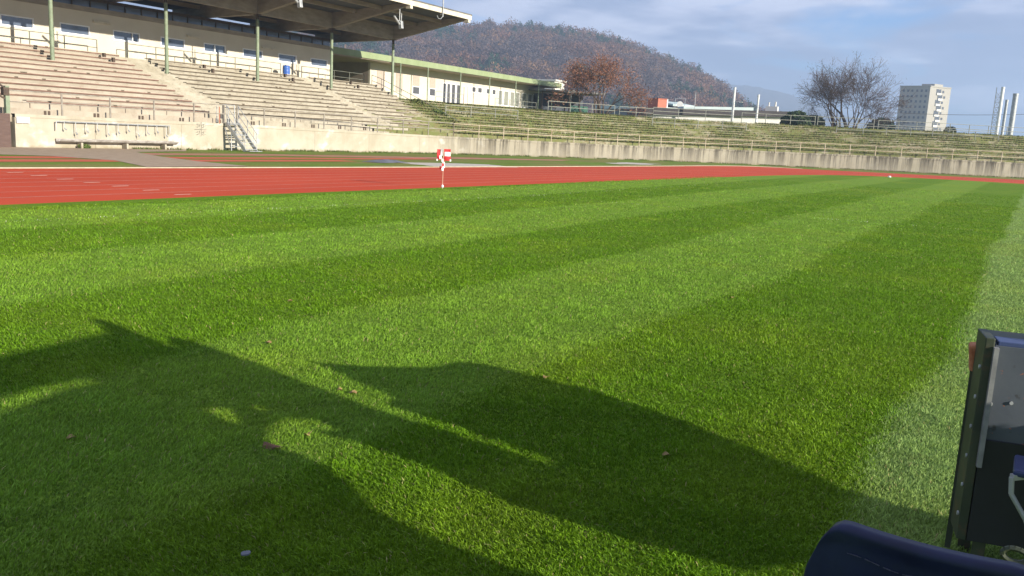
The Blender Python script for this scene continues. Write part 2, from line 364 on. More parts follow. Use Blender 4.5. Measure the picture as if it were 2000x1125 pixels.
mb = MB(); sweep([(0, -.16, 1), (-.035, -.155, 1), (-.035, 0, 1), (.30, 0, 1), (.30, -.3, 1)], i0, len(WP)-1, mb); mb.build('coping', m_wall, wl)
mb = MB()
for s in np.arange(WS[i0]+4, WS[-1]-2, 5.16):
    p = wat(s, -.004); q = wat(s+.012, -.004); mb.add([(p[0],p[1],0),(q[0],q[1],0),(q[0],q[1],p[2]-.17),(p[0],p[1],p[2]-.17)], [(0,1,2,3)])
mb.build('expansion_joint', m_dark, wl)
# scratched writing and emblem
def strokes(segs, y0, z0, sc, r=.016, X=-40.47):
    mb = MB()
    for poly in segs:
        pts = [(X + .0, y0 + u*sc, z0 + v*sc) for u, v in poly]
        for a, b in zip(pts[:-1], pts[1:]): mb.bar(a, b, r, r)
    return mb
m_ink = mat('grey_scrawl', (.20, .18, .14), (.28, .25, .20), 9)
Cc = [(.9, .85), (.5, 1.), (.1, .7), (.05, .35), (.3, 0), (.8, .08)]
LET = {'C': [Cc], 'P': [[(.1,0),(.1,1),(.6,1),(.75,.75),(.55,.5),(.1,.5)]], 'B': [[(.8,1),(.1,1),(.1,0),(.6,0),(.75,.28),(.55,.52),(.1,.52)]],
       'I': [[(.1,1),(.1,0),(.8,1),(.8,0)]], 'J': [[(.6,1),(.6,.15),(.35,0),(.1,.15)]], 'A': [[(0,0),(.4,1),(.8,0)],[(.15,.38),(.65,.38)]]}
ya = onX(745, 272, -40.5)[1]; yb = onX(795, 272, -40.5)[1]
for k, ch in enumerate('CPBIJA'):
    st = strokes(LET[ch], ya + (yb-ya)*k/6, .62 + .03*((k*7) % 3), (yb-ya)/6*.85 + (.12 if k == 0 else 0)); 
    st.v = [(v[0], v[1], .62 + (v[2]-.62)*1.7) for v in st.v]; st.build('scrawled_letter', m_ink, wl)
pc = onX(393, 252, -40.5)
em = strokes([[(-1,0),(1,0)],[(0,-1),(0,1)]] + [[(sx*.75, sy*.25+.15*sy), (sx*.35, sy*.3), (sx*.3, sy*.65), (sx*.72, sy*.75)] for sx in (-1,1) for sy in (-1,1)], pc[1], pc[2], .40, .018); em.build('emblem', m_ink, wl)
a = onX(36, 223.5, -40.5); b = onX(55, 238, -40.5)
ns = thing('notice_board', (-40.5, a[1], b[2]), 'small pale blue notice on a white plate at the left end of the concrete wall', 'sign')
MB().bb(-40.58, -40.50, a[1]-.08, b[1]+.08, b[2]-.06, a[2]-.12).build('plate', m_frame, ns)
MB().bb(-40.50, -40.49, a[1], b[1], b[2], a[2]-.17).build('printed_sheet', mat('pale_blue', (.33, .43, .62), (.46, .55, .70), 14), ns)
# ------------------------------------------------------------------ wash trough on the wall
wt = thing('wash_trough', (-40.4, 28, .3), 'long low metal wash trough with a row of taps on the concrete wall', 'trough')
mb = MB(); mb.path([(-40.42,25.05,.85),(-40.42,25.05,1.25),(-40.42,31.45,1.25),(-40.42,31.45,.85)], .028); mb.build('supply_pipe', m_metal, wt)
for k in range(11):
    y = 25.45 + k*.575; t = MB(); l = .30 + .1*((k*5) % 3)
    t.tube((-40.42, y, 1.25), (-40.40, y, 1.25-l), .018); t.tube((-40.40, y, 1.25-l), (-40.30, y+.02, 1.17-l), .03); t.bar((-40.33, y-.05, 1.2-l), (-40.33, y+.06, 1.22-l), .02)
    if k % 2: t.tube((-40.38, y, 1.2-l), (-40.36, y+.05, .95-l+.1), .012)
    t.build('tap', m_metal, wt)
mb = MB(); prof = [(-40.55,.44),(-40.50,.30),(-40.32,.26),(-40.14,.33),(-40.10,.42),(-40.12,.42),(-40.16,.35),(-40.32,.30),(-40.47,.33),(-40.50,.44)]
k = len(prof); vs = [(x, y, z) for y in (25.05, 31.75) for x, z in prof]; mb.add(vs, [(i, (i+1) % k, k+(i+1) % k, k+i) for i in range(k)] + [tuple(range(k)), tuple(range(2*k-1, k-1, -1))])
mb.build('basin', mat('stained_steel', (.22, .19, .16), (.45, .42, .38), 3, .5), wt)
for y in (26.2, 28.7, 31.): MB().bb(-40.56, -40.2, y-.05, y+.05, 0, .27).build('support', m_wall, wt)
# ------------------------------------------------------------------ main terrace
Y0, Y1 = 12., 60.6
PX, PZ, NR = .745, .29, 13
XF, ZF = -41.2, 1.5
A1 = (35.35, 37.35); A2 = (50.7, 52.0)      # the two aisles
XW = -52.8; ZW = ZF + PZ*NR - .0            # walkway level 5.27
ter = thing('concrete_terrace', (-45, 36, 0), 'broad stepped concrete spectator terrace with bench rows below the white building', 'terrace')
def stepmesh(ya, yb, m, name):
    mb = MB(); pr = [(XF+.35, ZF-.35), (XF+.35, ZF-.02), (XF, ZF-.02)]
    for i in range(NR):
        x = XF - PX*i; z = ZF + PZ*i; pr += [(x, z+PZ), (x-PX, z+PZ)]
    pr += [(XW-.5, ZW)]; pr.append((XW-.5, 1.0)); pr.append((XF+.35, 1.0)); k = len(pr)
    vs = [(x, y, z) for y in (ya, yb) for x, z in pr]
    mb.add(vs, [(i, i+1, k+i+1, k+i) for i in range(k-1)] + [tuple(range(k)), tuple(range(2*k-1, k-1, -1))]); mb.build(name, m, ter)
stepmesh(Y0, A1[0]-.15, m_concred, 'step_block'); stepmesh(A1[0]-.15, Y1, m_conc, 'step_block')
mb = MB()
for ya, yb in (A1, A2):
    for i in range(2, NR):
        x = XF - PX*i; z = ZF + PZ*i; MB().bb(x+.02, x+PX*.48, ya+.05, yb-.05, z-.05, z+PZ*.5).build('aisle_step', m_conc, ter)
secs = [(Y0, A1[0], m_plankred), (A1[1], A2[0], m_plank), (A2[1], Y1-.3, m_plank)]
for si, (ya, yb, mm) in enumerate(secs):
    for i in range(1, NR):
        x = XF - PX*i; z = ZF + PZ*(i+1)
        if i == 1 and si == 0: ya_ = 24.5
        else: ya_ = ya
        mb = MB(); j = RNG.normal(0, .004); y = ya_
        mb.bb(x-.28, x+.05, ya_+.01, yb-.01, z+.07+j, z+.115+j); b = mb.build('bench_plank', mm, ter)
        MB().bb(x+.03, x+.062, ya_+.02, yb-.02, z+.005+j, z+.068+j).build('front_lath', m_lath if si else m_lathred, b)
        # rusty patches where boards are bolted down
        for y in np.sort(RNG.uniform(ya_+.5, yb-.5, max(1, int((yb-ya_)/5)))):
            MB().bb(x-.02, x+.068, y-.09, y+.09, z+.06, z+.122).build('bolt_plate', m_lath, b)
# square stub posts on the top rows beside each column
for yc in (26.4, 34.0, 41.5, 49.0, 56.4):
    MB().bb(-49.75, -49.6, yc-.08, yc+.08, 4.7, 5.36).build('stub_post', m_dark, ter); MB().bb(-49.05, -48.9, yc+.05, yc+.21, 4.4, 5.1).build('stub_post', m_dark, ter)
# vents / brackets low on the front
for s in range(14):
    y = 25.1 + s*2.58
    for bx in ((-41.24, -41.19, y-.17, y-.04, 1.5, 1.72), (-41.24, -41.19, y+.02, y+.15, 1.5, 1.72), (-41.99, -41.94, y-.42, y-.38, 1.82, 2.05)): MB().bb(*bx).build('drain_grille', m_dark, ter)
# ------------------------------------------------------------------ overgrown curved terrace
ia = int(np.searchsorted(WP[:, 1], 49.))
def bank_extra(t, geo, col, bs):
    g = ramp(t, noise(t, geo, .55, (1, 1, 2.2), 8, (3, 3, 1), .72), [(.36, 0.), (.54, 1.)])
    c = mixc(t, g, col, (.14, .155, .045))
    g2 = ramp(t, noise(t, geo, 2.6, (1, 1, 4), 6, (13, 3, 1)), [(.5, 0.), (.62, .8)])
    return mixc(t, g2, c, (.17, .125, .06))
m_bank = mat('overgrown_concrete', (.24, .21, .145), (.36, .33, .24), 2.2, .95, .03, 9, extra=bank_extra)
NB = 12
bk = thing('overgrown_terrace', (-36, 80, 0), 'curved weedy stone terrace overgrown with grass behind the retaining wall', 'terrace')
mb = MB(); sec = [(.30, -.3, 1), (.30, -.02, 1), (.75, -.02, 1)]; PB = .71
for i in range(NB):
    sec += [(.75+PB*i, .26+.232*i, 1), (.75+PB*(i+1), .25+.232*i, 1)]
RO = .75+PB*NB; RZ = .26+.232*(NB-1)
sec += [(RO, RZ, 1), (RO+4, RZ+.0, 1), (RO+14, -1.4, 1)]
IB = []
for i in range(ia, len(WP)-1):
    A = []; B = []
    for o, z, rel in sec:
        for j, dst in ((i, A), (i+1, B)):
            p = WP[j] + WN[j]*o; wob = RNG.normal(0, .012) if 1 < o < RO else 0; dst.append((p[0], p[1], ZT[j] + z + wob))
    k = len(sec); mb.add(A+B, [(q, q+k, q+k+1, q+1) for q in range(k-1)])
mb.build('step_block', m_bank, bk)
# plateau behind (building apron)
sheet('plateau', [(-50.9,58),(-50.9,62),(-47,68),(-43,78),(-38.5,87),(-45,100),(-60,112),(-75,112),(-75,58)], 4.33, m_rough)
# grassy side strip where the concrete stand ends
def weed_tris(P, h, wd, cols):
    k = len(P); th = RNG.uniform(0, 2*np.pi, k); c, s = np.cos(th), np.sin(th); w_ = wd*RNG.uniform(.6, 1.4, k); hh = h*RNG.uniform(.4, 1.6, k)
    lean = RNG.normal(0, .35, (k, 2))*hh[:, None]
    a = P + np.c_[c*w_, s*w_, np.zeros(k)-.01]; b = P - np.c_[c*w_, s*w_, np.zeros(k)+.01]; t_ = P + np.c_[lean, hh]
    return np.stack([a, b, t_], 1)
def pal(cols, k, jit=.2):
    c = np.array(cols)[RNG.integers(0, len(cols), k)]; return c * RNG.uniform(1-jit, 1+jit, (k, 1))
def snoise(x, y, sc, seed=0):
    """cheap smooth value noise"""
    r = np.random.default_rng(seed); T = r.random((64, 64)); x = x/sc; y = y/sc
    xi = np.floor(x).astype(int); yi = np.floor(y).astype(int); fx = x-xi; fy = y-yi; fx = fx*fx*(3-2*fx); fy = fy*fy*(3-2*fy)
    g = lambda a, b: T[a % 64, b % 64]
    return (g(xi,yi)*(1-fx)+g(xi+1,yi)*fx)*(1-fy) + (g(xi,yi+1)*(1-fx)+g(xi+1,yi+1)*fx)*fy
Sa, Sb = np.interp(57.3, WP[:, 1], WS), WS[-1]-1
k = 230000; s = RNG.uniform(Sa, Sb, k); row = RNG.integers(0, NB, k); fr = RNG.random(k)**1.6
o = .75+PB*row+fr*PB*.9
dens = .55*snoise(s, o*2.2, 2.2, 3)+.45*snoise(s, o*4, .7, 4) + .32*np.exp(-((s-Sa-1)/2.2)**2) + .10*((s > Sa+6) & (s < Sa+22)) 
# the diagonal green fall seen near the middle of the bend
sm = np.interp(79.0, WP[:, 1], WS); dens += .5*np.exp(-((s-sm-(6-o)*.55)/1.5)**2)
keep = dens > RNG.uniform(.34, .70, k); s, o, row = s[keep], o[keep], row[keep]; k = len(s)
P = np.c_[np.interp(s, WS, WP[:,0])+np.interp(s, WS, WN[:,0])*o, np.interp(s, WS, WP[:,1])+np.interp(s, WS, WN[:,1])*o, np.interp(s, WS, ZT)+.25+.232*row]
V = weed_tris(P, .13, .05, None)
C = pal([(.12,.16,.035),(.15,.18,.05),(.20,.18,.07),(.22,.17,.08),(.09,.14,.03)], k)
tag(npmesh('terrace_weeds', V, 3, m_tint, C), 'weeds and tufts of grass growing on the curved terrace steps', 'weeds', kind='stuff')
# bushes where the concrete stand meets the overgrown bank
def bush(name, c, r, cols, label, cat, k=900, group=None, size=.12):
    d = RNG.normal(0, 1, (k, 3)); d /= np.linalg.norm(d, axis=1)[:, None]; rr = RNG.uniform(.55, 1., (k, 1))**.5
    P = np.array(c) + d*rr*np.array(r)*(.8+.4*snoise(d[:,0]*3+5, d[:,1]*3+d[:,2]*2+5, 1., 9)[:, None]); P[:, 2] = np.maximum(P[:, 2], c[2]-r[2]*.9)
    u = RNG.normal(0, 1, (k, 3)); u /= np.linalg.norm(u, axis=1)[:, None]; v = np.cross(u, RNG.normal(0, 1, (k, 3))); v /= np.linalg.norm(v, axis=1)[:, None]
    sz = size*RNG.uniform(.5, 1.5, (k, 1)); V = np.stack([P-u*sz, P+v*sz*.6, P+u*sz, P-v*sz*.6], 1)
    o = npmesh(name, V, 4, m_tint, pal(cols, k, .3)); return tag(o, label, cat, group)
GR = [(.10,.15,.035),(.13,.19,.045),(.17,.21,.06)]
bush('bush', (-44.1, 60.9, 3.0), (.9, .7, .45), GR, 'low green bush spilling over the right end of the concrete steps, halfway down', 'bush', 1200)
bush('bush', (-46.6, 61.2, 3.9), (1.0, .6, .4), [(.15,.18,.05),(.20,.21,.07)], 'dull green shrub beside the top of the sloping handrail', 'bush', 900)
bush('bush', (-42.4, 60.3, 2.3), (.8, .6, .35), [(.12,.15,.04),(.18,.17,.07)], 'small dark shrub at the foot of the sloping handrail above the wall', 'bush', 900)
bush('weed_clump', (-40.35, 27.0-.6, .08), (.12, .35, .12), GR, 'dark weed clump at the base of the wall below the notice', 'weed', 260, size=.05)
# ------------------------------------------------------------------ railings
def railing(name, pts, h, nrails, m, label, cat='railing', group=None, r=.03, post=.042, spacing=None, toprail=True):
    o = thing(name, pts[0], label, cat, group)
    for p in pts: MB().tube(p, np.array(p)+(0,0,h), post, n=6).build('post', m, o)
    for q in range(nrails):
        mb = MB(); z = h*(1 - q/nrails*.98) - (.0 if q else .01)
        for a, b in zip(pts[:-1], pts[1:]): mb.tube(np.array(a)+(0,0,z), np.array(b)+(0,0,z), r, n=6)
        mb.build('rail', m, o)
    return o
s28 = np.interp(28.15, WP[:, 1], WS)
P = []
for k in range(-2, 60):
    s = s28 + 2.58*k
    if s > WS[-1]-.5: break
    P.append(wat(s, .14, 0.))
gap = [i for i, p in enumerate(P) if p[1] < 35.3]
Pl = P[:len(gap)] + [np.array([-40.5, 35.2, 1.52])]; Pr = [np.array([-40.5, 36.15, 1.52])] + P[len(gap)+1:]
railing('railing', Pl, 1.05, 2, m_rail, 'pale metal railing on the wall top left of the metal steps, above the wash trough', group=None)
railing('railing', [p for p in Pr if p[1] < 58.], 1.02, 2, m_rail, 'pale railing on the wall top between the metal steps and the overgrown bank')
railing('railing', [p for p in Pr if p[1] >= 55.4], 1.0, 2, m_railb, 'long rusty cream railing on the curved wall top')
def bankpt(s, row, f=.5): 
    o = .75+PB*(row+f); p = wat(s, o); p[2] = np.interp(s, WS, ZT)+.25+.232*row; return p
def s_of_px(x, o):
    """arc position whose offset point lies on the image bearing x at eye level"""
    best = None
    c = R.T
    for s in np.arange(Sa-6, WS[-1]-1, .25):
        p = wat(s, o); q = c @ (p - np.array([0, 0, CAMH])); u = 1000+FPX*q[0]/-q[2]
        if best is None or abs(u-x) < best[0]: best = (abs(u-x), s)
    return best[1]
for (xa, xb, row, lab) in [(865, 1008, 6, 'short pale railing on the weedy steps below the long low pavilion'),
                           (1277, 1458, 7, 'weathered railing across the weedy steps in front of the dark flat roofed hall'),
                           (1640, 1960, 8, 'thin railing high on the weedy steps below the bare tree and the tower block')]:
    sa, sb = s_of_px(xa, 5.5), s_of_px(xb, 5.5); nn = max(2, int(round((sb-sa)/2.6)))
    railing('railing', [bankpt(q, row) for q in np.linspace(sa, sb, nn+1)], .95, 2, m_rail2, lab)
ridge = []
segs = [(1066, 1195, 1.05, 'grey railing on the bank top below the russet tree'), (1205, 1268, 1.0, 'short grey railing on the bank top beside the orange box'),
        (1270, 1422, 1.15, 'heavier grey railing on the bank top before the dark hall'), (1440, 1585, 1.1, 'grey railing on the bank top left of the bare tree'),
        (1590, 1700, 1.1, 'grey railing on the bank top at the foot of the bare tree'), (1706, 1995, 1.0, 'thin grey railing on the bank top in front of the tower block and tall flues')]
for xa, xb, h, lab in segs:
    sa, sb = s_of_px(xa, RO), s_of_px(xb, RO); nn = max(2, int(round((sb-sa)/2.2)))
    railing('railing', [wat(q, RO-.1, RZ) for q in np.linspace(sa, sb, nn+1)], h, 3 if 'heavier' in lab else 2, m_rail2, lab, r=.03, post=.04)
# walkway railings in front of the white building
XR = XF-PX*NR+.1
for ya, yb, lab in [(22., 34.9, 'thin railing at the top of the reddish left block of benches'), (36.95, 50.5, 'thin railing at the top of the middle block of benches'), (52.8, 60.4, 'thin railing at the top of the right block of benches near the porch')]:
    n_ = int(round((yb-ya)/2.15)); railing('railing', [(XR-.9, y, ZW) for y in np.linspace(ya, yb, n_+1)], 1.0, 2, m_raild, lab, r=.024, post=.03)
# handrail going down the end of the stand
hr = thing('handrail', (-47, 61.0, 4), 'sloping double handrail running down the right end of the concrete stand', 'handrail')
HP = [(-51.3, 61.0, 5.27), (-50.2, 61.0, 4.95), (-48.0, 61.0, 4.1), (-45.8, 61.0, 3.25), (-43.6, 60.9, 2.4), (-41.8, 60.7, 1.65)]
for p in HP: MB().tube(p, np.array(p)+(0,0,.98), .028, n=6).build('post', m_rail2, hr)
for z in (.98, .5):
    mb = MB()
    for a, b in zip(HP[:-1], HP[1:]): mb.tube(np.array(a)+(0,0,z), np.array(b)+(0,0,z), .025, n=6)
    mb.build('rail', m_rail2, hr)
PRL = []
for xa, xb, n_, lab in [(851, 905, 3, 'low railing on the bank top in front of the pavilion entrance'), (968, 1048, 4, 'low railing before the many small windows at the far end of the pavilion')]:
    railing('railing', [(-50.6, y, 4.45) for y in np.linspace(onX(xa, 180, -50.6)[1], onX(xb, 190, -50.6)[1], n_)], 1.0, 2, m_rail2, lab, r=.02, post=.025)
# ------------------------------------------------------------------ metal steps against the wall
st = thing('metal_stairs', (-40, 36, 0), 'grey steel staircase climbing the concrete wall to the terrace', 'stairs')
# flight comes straight out from the wall
SY0, SY1 = 35.2, 36.05
ft = np.array([-38.75, SY0, 0.]); tp = np.array([-40.30, SY0, 1.55]); off = np.array([0, SY1-SY0, 0])
for k_ in (0, 1):
    MB().bar(ft+off*k_, tp+off*k_, .05, .20).build('stringer', m_metal, st)
for i in range(8):
    u = (i+.5)/8; c = ft*(1-u)+tp*u; MB().box(c+off*.5+(0,0,.03), (.20, SY1-SY0-.06, .03)).build('tread', m_metal, st)
MB().bb(-40.62, -40.25, SY0-.03, SY1+.03, 1.54, 1.58).build('landing', m_metal, st)
for k_ in (0, 1):
    mb = MB()
    for h in (.52, 1.0): mb.tube(ft+off*k_+(0,0,h), tp+off*k_+(0,0,h), .02, n=6)
    for u in (0.02, .5, .98): c = ft*(1-u)+tp*u+off*k_; mb.tube(c, c+(0,0,1.), .022, n=6)
    mb.build('handrail', m_metal, st)
mb = MB()
for y in (SY0, SY1): mb.tube((-40.6, y, 1.55), (-40.6, y, 2.6), .028, n=6); mb.tube((-41.1, y, 1.55), (-41.1, y, 2.5), .025, n=6)
mb.tube((-40.6, SY0, 2.58), (-40.6, SY1, 2.58), .02, n=6); mb.build('gate_frame', m_metal, st)
for k_ in (0, 1): MB().tube((-39.9, SY0+k_*(SY1-SY0), 0), (-39.9, SY0+k_*(SY1-SY0), 1.1), .03, n=6).build('prop', m_metal, st)
for z in (.25, .6, .95): MB().bar((-39.92, SY0, z), (-39.92, SY1, z), .03, .06).build('brace', m_metal, st)
MB().bar((-39.92, SY0, .1), (-40.45, SY0, 1.3), .04).build('brace', m_metal, st)
mb = MB(); mb.bb(-38.75, -38.35, SY0-.05, SY1+.05, .03, .06); mb.build('foot_plate', m_metal, st)
MB().tube((-40.55, SY0-.28, 1.5), (-40.55, SY0-.28, 2.45), .03, n=6).build('red_post', mat('red_lead', (.40, .12, .06), (.45, .2, .12), 6), st)
# ------------------------------------------------------------------ grandstand building
gb = thing('grandstand_building', (XW, 40, ZW), 'long white building with a row of high windows at the top of the terrace', 'building')
YE = 57.45
wins = [(29.56+3.63*k-0.02*(k > 6), 29.56+3.63*k+2.0) for k in range(-2, 8)]
ZS, ZH = 6.5, 7.13; ZC = 8.0
mb = MB(); XI = XW-.28
# wall with window openings
def wallpiece(mb, y0, y1, z0, z1): mb.bb(XI, XW, y0, y1, z0, z1)
wallpiece(mb, 18, YE, ZW-.3, ZS); wallpiece(mb, 18, YE, ZH, ZC)
yy = 18.
for a, b in wins: wallpiece(mb, yy, a, ZS, ZH); yy = b
wallpiece(mb, yy, YE, ZS, ZH)
mb.bb(XW-9, XW-.28, YE-.3, YE, ZW-1, ZC)      # end wall
mb.build('wall', m_white, gb)
for k, (a, b) in enumerate(wins):
    mb = MB(); t = .07; X0, X1 = XW-.10, XW+.015
    mb.bb(X0, X1, a, b, ZH-t, ZH); mb.bb(X0, X1, a, b, ZS, ZS+t); mb.bb(X0, X1, a, a+t, ZS+t, ZH-t); mb.bb(X0, X1, b-t, b, ZS+t, ZH-t)
    if k in (6,): mb.bb(X0, X1, (a+b)/2-.04, (a+b)/2+.04, ZS+t, ZH-t)
    if k in (4,): mb.bb(X0, X1-.01, a+1.42, a+1.48, ZS+t, ZH-t)
    mb.bb(XW, XW+.05, a-.05, b+.05, ZS-.04, ZS)
    wf = mb.build('window', m_frame, gb)
    MB().bb(X0+.02, X0+.04, a+t, b-t, ZS+t, ZH-t).build('pane', m_glass, wf)
for q in [(183,38,216,46), (366,66,392,74), (513,88,541,98)]:
    a = onX(q[0], (q[1]+q[3])/2, XW+.1); b = onX(q[2], (q[1]+q[3])/2+2, XW+.1)
    mb = MB(); mb.bb(XW, XW+.12, a[1], b[1], a[2]-.06, a[2]+.08); mb.bb(XW, XW+.05, a[1], b[1], a[2]+.08, a[2]+.13); mb.build('strip_lamp', m_cream, gb)
# eaves board and clerestory under the canopy
MB().bb(XW-.35, XW+.10, 18, YE+.05, ZC, ZC+.30).build('eaves_board', m_beam, gb)
mb = MB()
for y in np.arange(18, YE, 1.245): mb.bb(XW-.30, XW-.2, y-.035, y+.035, ZC+.3, ZC+.85)
mb.bb(XW-.30, XW-.2, 18, YE, ZC+.72, ZC+.92); mb.build('clerestory_frame', m_dark, gb)
MB().bb(XW-.27, XW-.25, 18, YE, ZC+.3, ZC+.72).build('clerestory_glass', m_glass, gb)
MB().bb(XW-9, XW-.36, 18, YE+.05, ZC-.02, ZC+.18).build('roof', m_roof, gb)
# ------------------------------------------------------------------ canopy
XC = -48.2; COLY = [22.2+.0, 29.8, 37.35, 44.9, 52.45, 60.0]
cn = thing('grandstand_canopy', (XC, 41, 4), 'big cantilevered roof with cream fascia on slim green columns over the terrace', 'canopy')
XE = -40.7; ZE = 10.62; XBk = -57.
def ztop(x): return ZE+.30 - (XE-x)*.072        # deck slopes down towards the back
for y in COLY:
    mb = MB(); zb = {XE: ZE-.12, XC: 8.95, XW: 8.95, XBk: 8.95}
    xs = [XE-.03, XC, XW, XBk]; bot = [ZE-.05, 9.08, 8.98, 8.9]
    vs = []
    for yy in (y-.17, y+.17):
        for x, z in zip(xs, bot): vs.append((x, yy, z))
        for x in xs[::-1]: vs.append((x, yy, ztop(x)-.14))
    mb.add(vs, [tuple(range(7, -1, -1)), tuple(range(8, 16))] + [(i, (i+1) % 8, 8+(i+1) % 8, 8+i) for i in range(8)])
    mb.build('cross_beam', m_beam, cn)
    mb = MB(); foot = ZF + .39*(XF-XC) + .02
    c = mb.tube((XC, y, foot-.3), (XC, y, 8.75), .115, n=16).build('column', m_green, cn, smooth=False)
    mb2 = MB(); mb2.tube((XC, y, 8.75), (XC, y, 9.10), .10, n=12); mb2.box((XC, y, 9.08), (.4, .36, .04)); mb2.build('column_head', m_dark, c)
    mb = MB(); mb.bb(XE-.25, XE+.16, y-.14, y+.14, ZE-.26, ZE-.02); mb.build('beam_end', m_cream, cn)
mb = MB()
for x in (-43.2, -45.7, -50.5, -54.0):
    mb.bb(x-.08, x+.08, 14, COLY[-1], ztop(x)-.42, ztop(x)-.14)
mb.build('purlins', m_beam, cn)
MB().bb(XC-.15, XC+.15, 14, COLY[-1], 9.10, ztop(XC)-.14).build('main_beam', m_beam, cn)
YA, YZ = 12., 60.35
mb = MB(); mb.add([(x, y, ztop(x)-dz) for dz in (0, .14) for y in (YA, YZ) for x in (XE, XBk)], [(0,1,3,2),(4,6,7,5),(0,4,5,1),(2,3,7,6),(0,2,6,4),(1,5,7,3)]); mb.build('roof_deck', m_deck, cn)
mb = MB(); mb.bb(XE, XE+.12, YA, YZ+.02, ZE-.02, ZE+.32); mb.build('front_fascia', m_cream, cn)
mb = MB(); mb.bb(XE-.05, XE+.14, YA, YZ+.06, ZE+.32, ZE+.42); mb.build('gutter', m_roof, cn)
mb = MB(); mb.add([(x, y, z) for y in (YZ+.0, YZ+.05) for x, z in ((XE, ZE-.05), (XE, ztop(XE)+.02), (XBk, ztop(XBk)+.02), (XBk, ztop(XBk)-.35))], [(0,1,2,3),(7,6,5,4),(0,4,5,1),(1,5,6,2),(2,6,7,3),(3,7,4,0)]); mb.build('end_fascia', m_beam, cn)
for k in range(3):
    y = [31.7, 42.0, 52.3][k]
    fl = thing('floodlight', (-41.5, y, 9.2), ['floodlight under the canopy near its left end', 'middle floodlight under the front edge of the canopy', 'grey twin floodlight hanging under the right end of the canopy'][k], 'floodlight', 'floodlights hanging under the canopy')
    if k < 2: fl['label'] = 'floodlight under the canopy edge, beyond the top of the picture'
    mb = MB(); mb.tube((-41.5, y, 10.4), (-41.5, y, 9.55), .035, n=8); mb.tube((-41.5, y+.22, 10.1), (-41.5, y+.22, 9.5), .03, n=8); mb.bar((-41.5, y-.25, 9.5), (-41.5, y+.4, 9.5), .05); mb.bar((-41.5, y, 10.38), (-41.2, y, 10.45), .06); mb.build('bracket', m_metal, fl)
    mb = MB(); mb.box((-41.45, y+.12, 9.2), (.28, .26, .5), [(1,0,.15),(0,1,0),(-.15,0,1)]); mb.build('lamp_housing', m_metal, fl, bevel=.03)
    mb = MB(); mb.tube((-41.4, y-.75, 9.75), (-41.4, y-.12, 9.25), .07, .08, n=12); mb.build('lamp_housing', m_metal, fl)
ms = thing('roof_mast', (-40.6, 56.3, 10.4), 'thin white pole clamped to the canopy fascia', 'pole')
MB().tube((-40.5, 56.3, 10.3), (-40.5, 56.3, 14.5), .05, n=10).build('pole', m_metal, ms)
mb = MB(); mb.bar((-40.75, 56.3, 10.5), (-40.45, 56.3, 10.5), .08); mb.path([(-40.5, 56.3, 10.35), (-40.5, 56.05, 10.12), (-40.5, 55.75, 10.1), (-40.5, 55.55, 10.3)], .025); mb.build('clamp', m_metal, ms)
# blue barrel and white board by the wall
bl = thing('barrel', (-51.9, 51.1, ZW), 'blue plastic barrel standing before the white building wall', 'barrel')
a = onX(553, 150, -51.5)[1]; b = onX(565, 150, -51.5)[1]; yc = (a+b)/2; MBx = MB(); rr = .27
prof = [(.24, 0), (.28, .05), (.29, .28), (.275, .30), (.29, .33), (.29, .56), (.275, .58), (.29, .61), (.275, .84), (.22, .88), (.0, .88)]
vs = []; n_ = 20
for r_, z_ in prof:
    for q in range(n_): t_ = 2*math.pi*q/n_; vs.append((-51.5+r_*math.cos(t_), yc+r_*math.sin(t_), ZW+z_))
MBx.add(vs, [(i*n_+q, i*n_+(q+1) % n_, (i+1)*n_+(q+1) % n_, (i+1)*n_+q) for i in range(len(prof)-1) for q in range(n_)]); MBx.build('drum', m_blue, bl, smooth=True)
MB().tube((-51.5, yc-.08, ZW+.87), (-51.5, yc-.08, ZW+.92), .05).build('bung', m_dark, bl)
# ------------------------------------------------------------------ pavilion
pv = thing('pavilion', (-55, 80, 4.4), 'long low white pavilion with a green fascia roof beyond the stand', 'building')
XV = -55.; XP = -52.8
def PY(px, X=XV): return onX(px, 180, X)[1]
y0 = PY(722); y1 = PY(1063)
ZB = 4.2; ZTP = 7.75
mb = MB(); mb.bb(XV-.25, XV, y0, y1, ZB, ZTP); mb.bb(XV-9, XV-.25, y1-.3, y1, ZB, ZTP); mb.build('wall', m_white, pv)
mb = MB(); mb.bb(XV-9, XV-.26, y0, y0+.25, ZB, ZTP); mb.bb(XV-9, XV-8.7, YE, y0, ZB, ZTP); mb.build('porch_wall', m_taupe, pv)
MB().bb(XV-9, XP-.1, YE+.1, y0+.3, ZTP-.05, ZTP+.1).build('porch_ceiling', m_taupe, pv)
ya_, yb_ = YE-.2, onX(1096, 170, XP)[1]
mb = MB(); mb.bb(XP-.08, XP+.06, ya_+.3, yb_, 7.78, 8.32); mb.build('fascia', m_fascia, pv)
MB().bb(XV-9, XP-.09, ya_+.3, yb_-.1, 7.86, 8.18).build('roof', m_roof, pv)
MB().bb(XV, XP-.1, y0+.35, yb_-.12, 7.72, 7.80).build('soffit', m_taupe, pv)
for px in (794.5-13, 835, 899, 956, 1007.5, 1052.5, 1079):
    y = onX(px, 170, XP)[1]; MB().tube((XP, y, 4.3), (XP, y, 7.8), .055, n=8).build('post', m_green, pv)
def pwin(px0, px1, z0, z1, mode='win', m=None):
    a, b = PY(px0), PY(px1); mb = MB(); t = .07
    mb.bb(XV, XV+.04, a, b, z1-t, z1); mb.bb(XV, XV+.04, a, b, z0, z0+t); mb.bb(XV, XV+.04, a, a+t, z0+t, z1-t); mb.bb(XV, XV+.04, b-t, b, z0+t, z1-t)
    wf = mb.build('window' if mode == 'win' else 'door', m_frame, pv)
    MB().bb(XV+.004, XV+.02, a+t, b-t, z0+t, z1-t).build('pane', m or m_glass2, wf); return wf
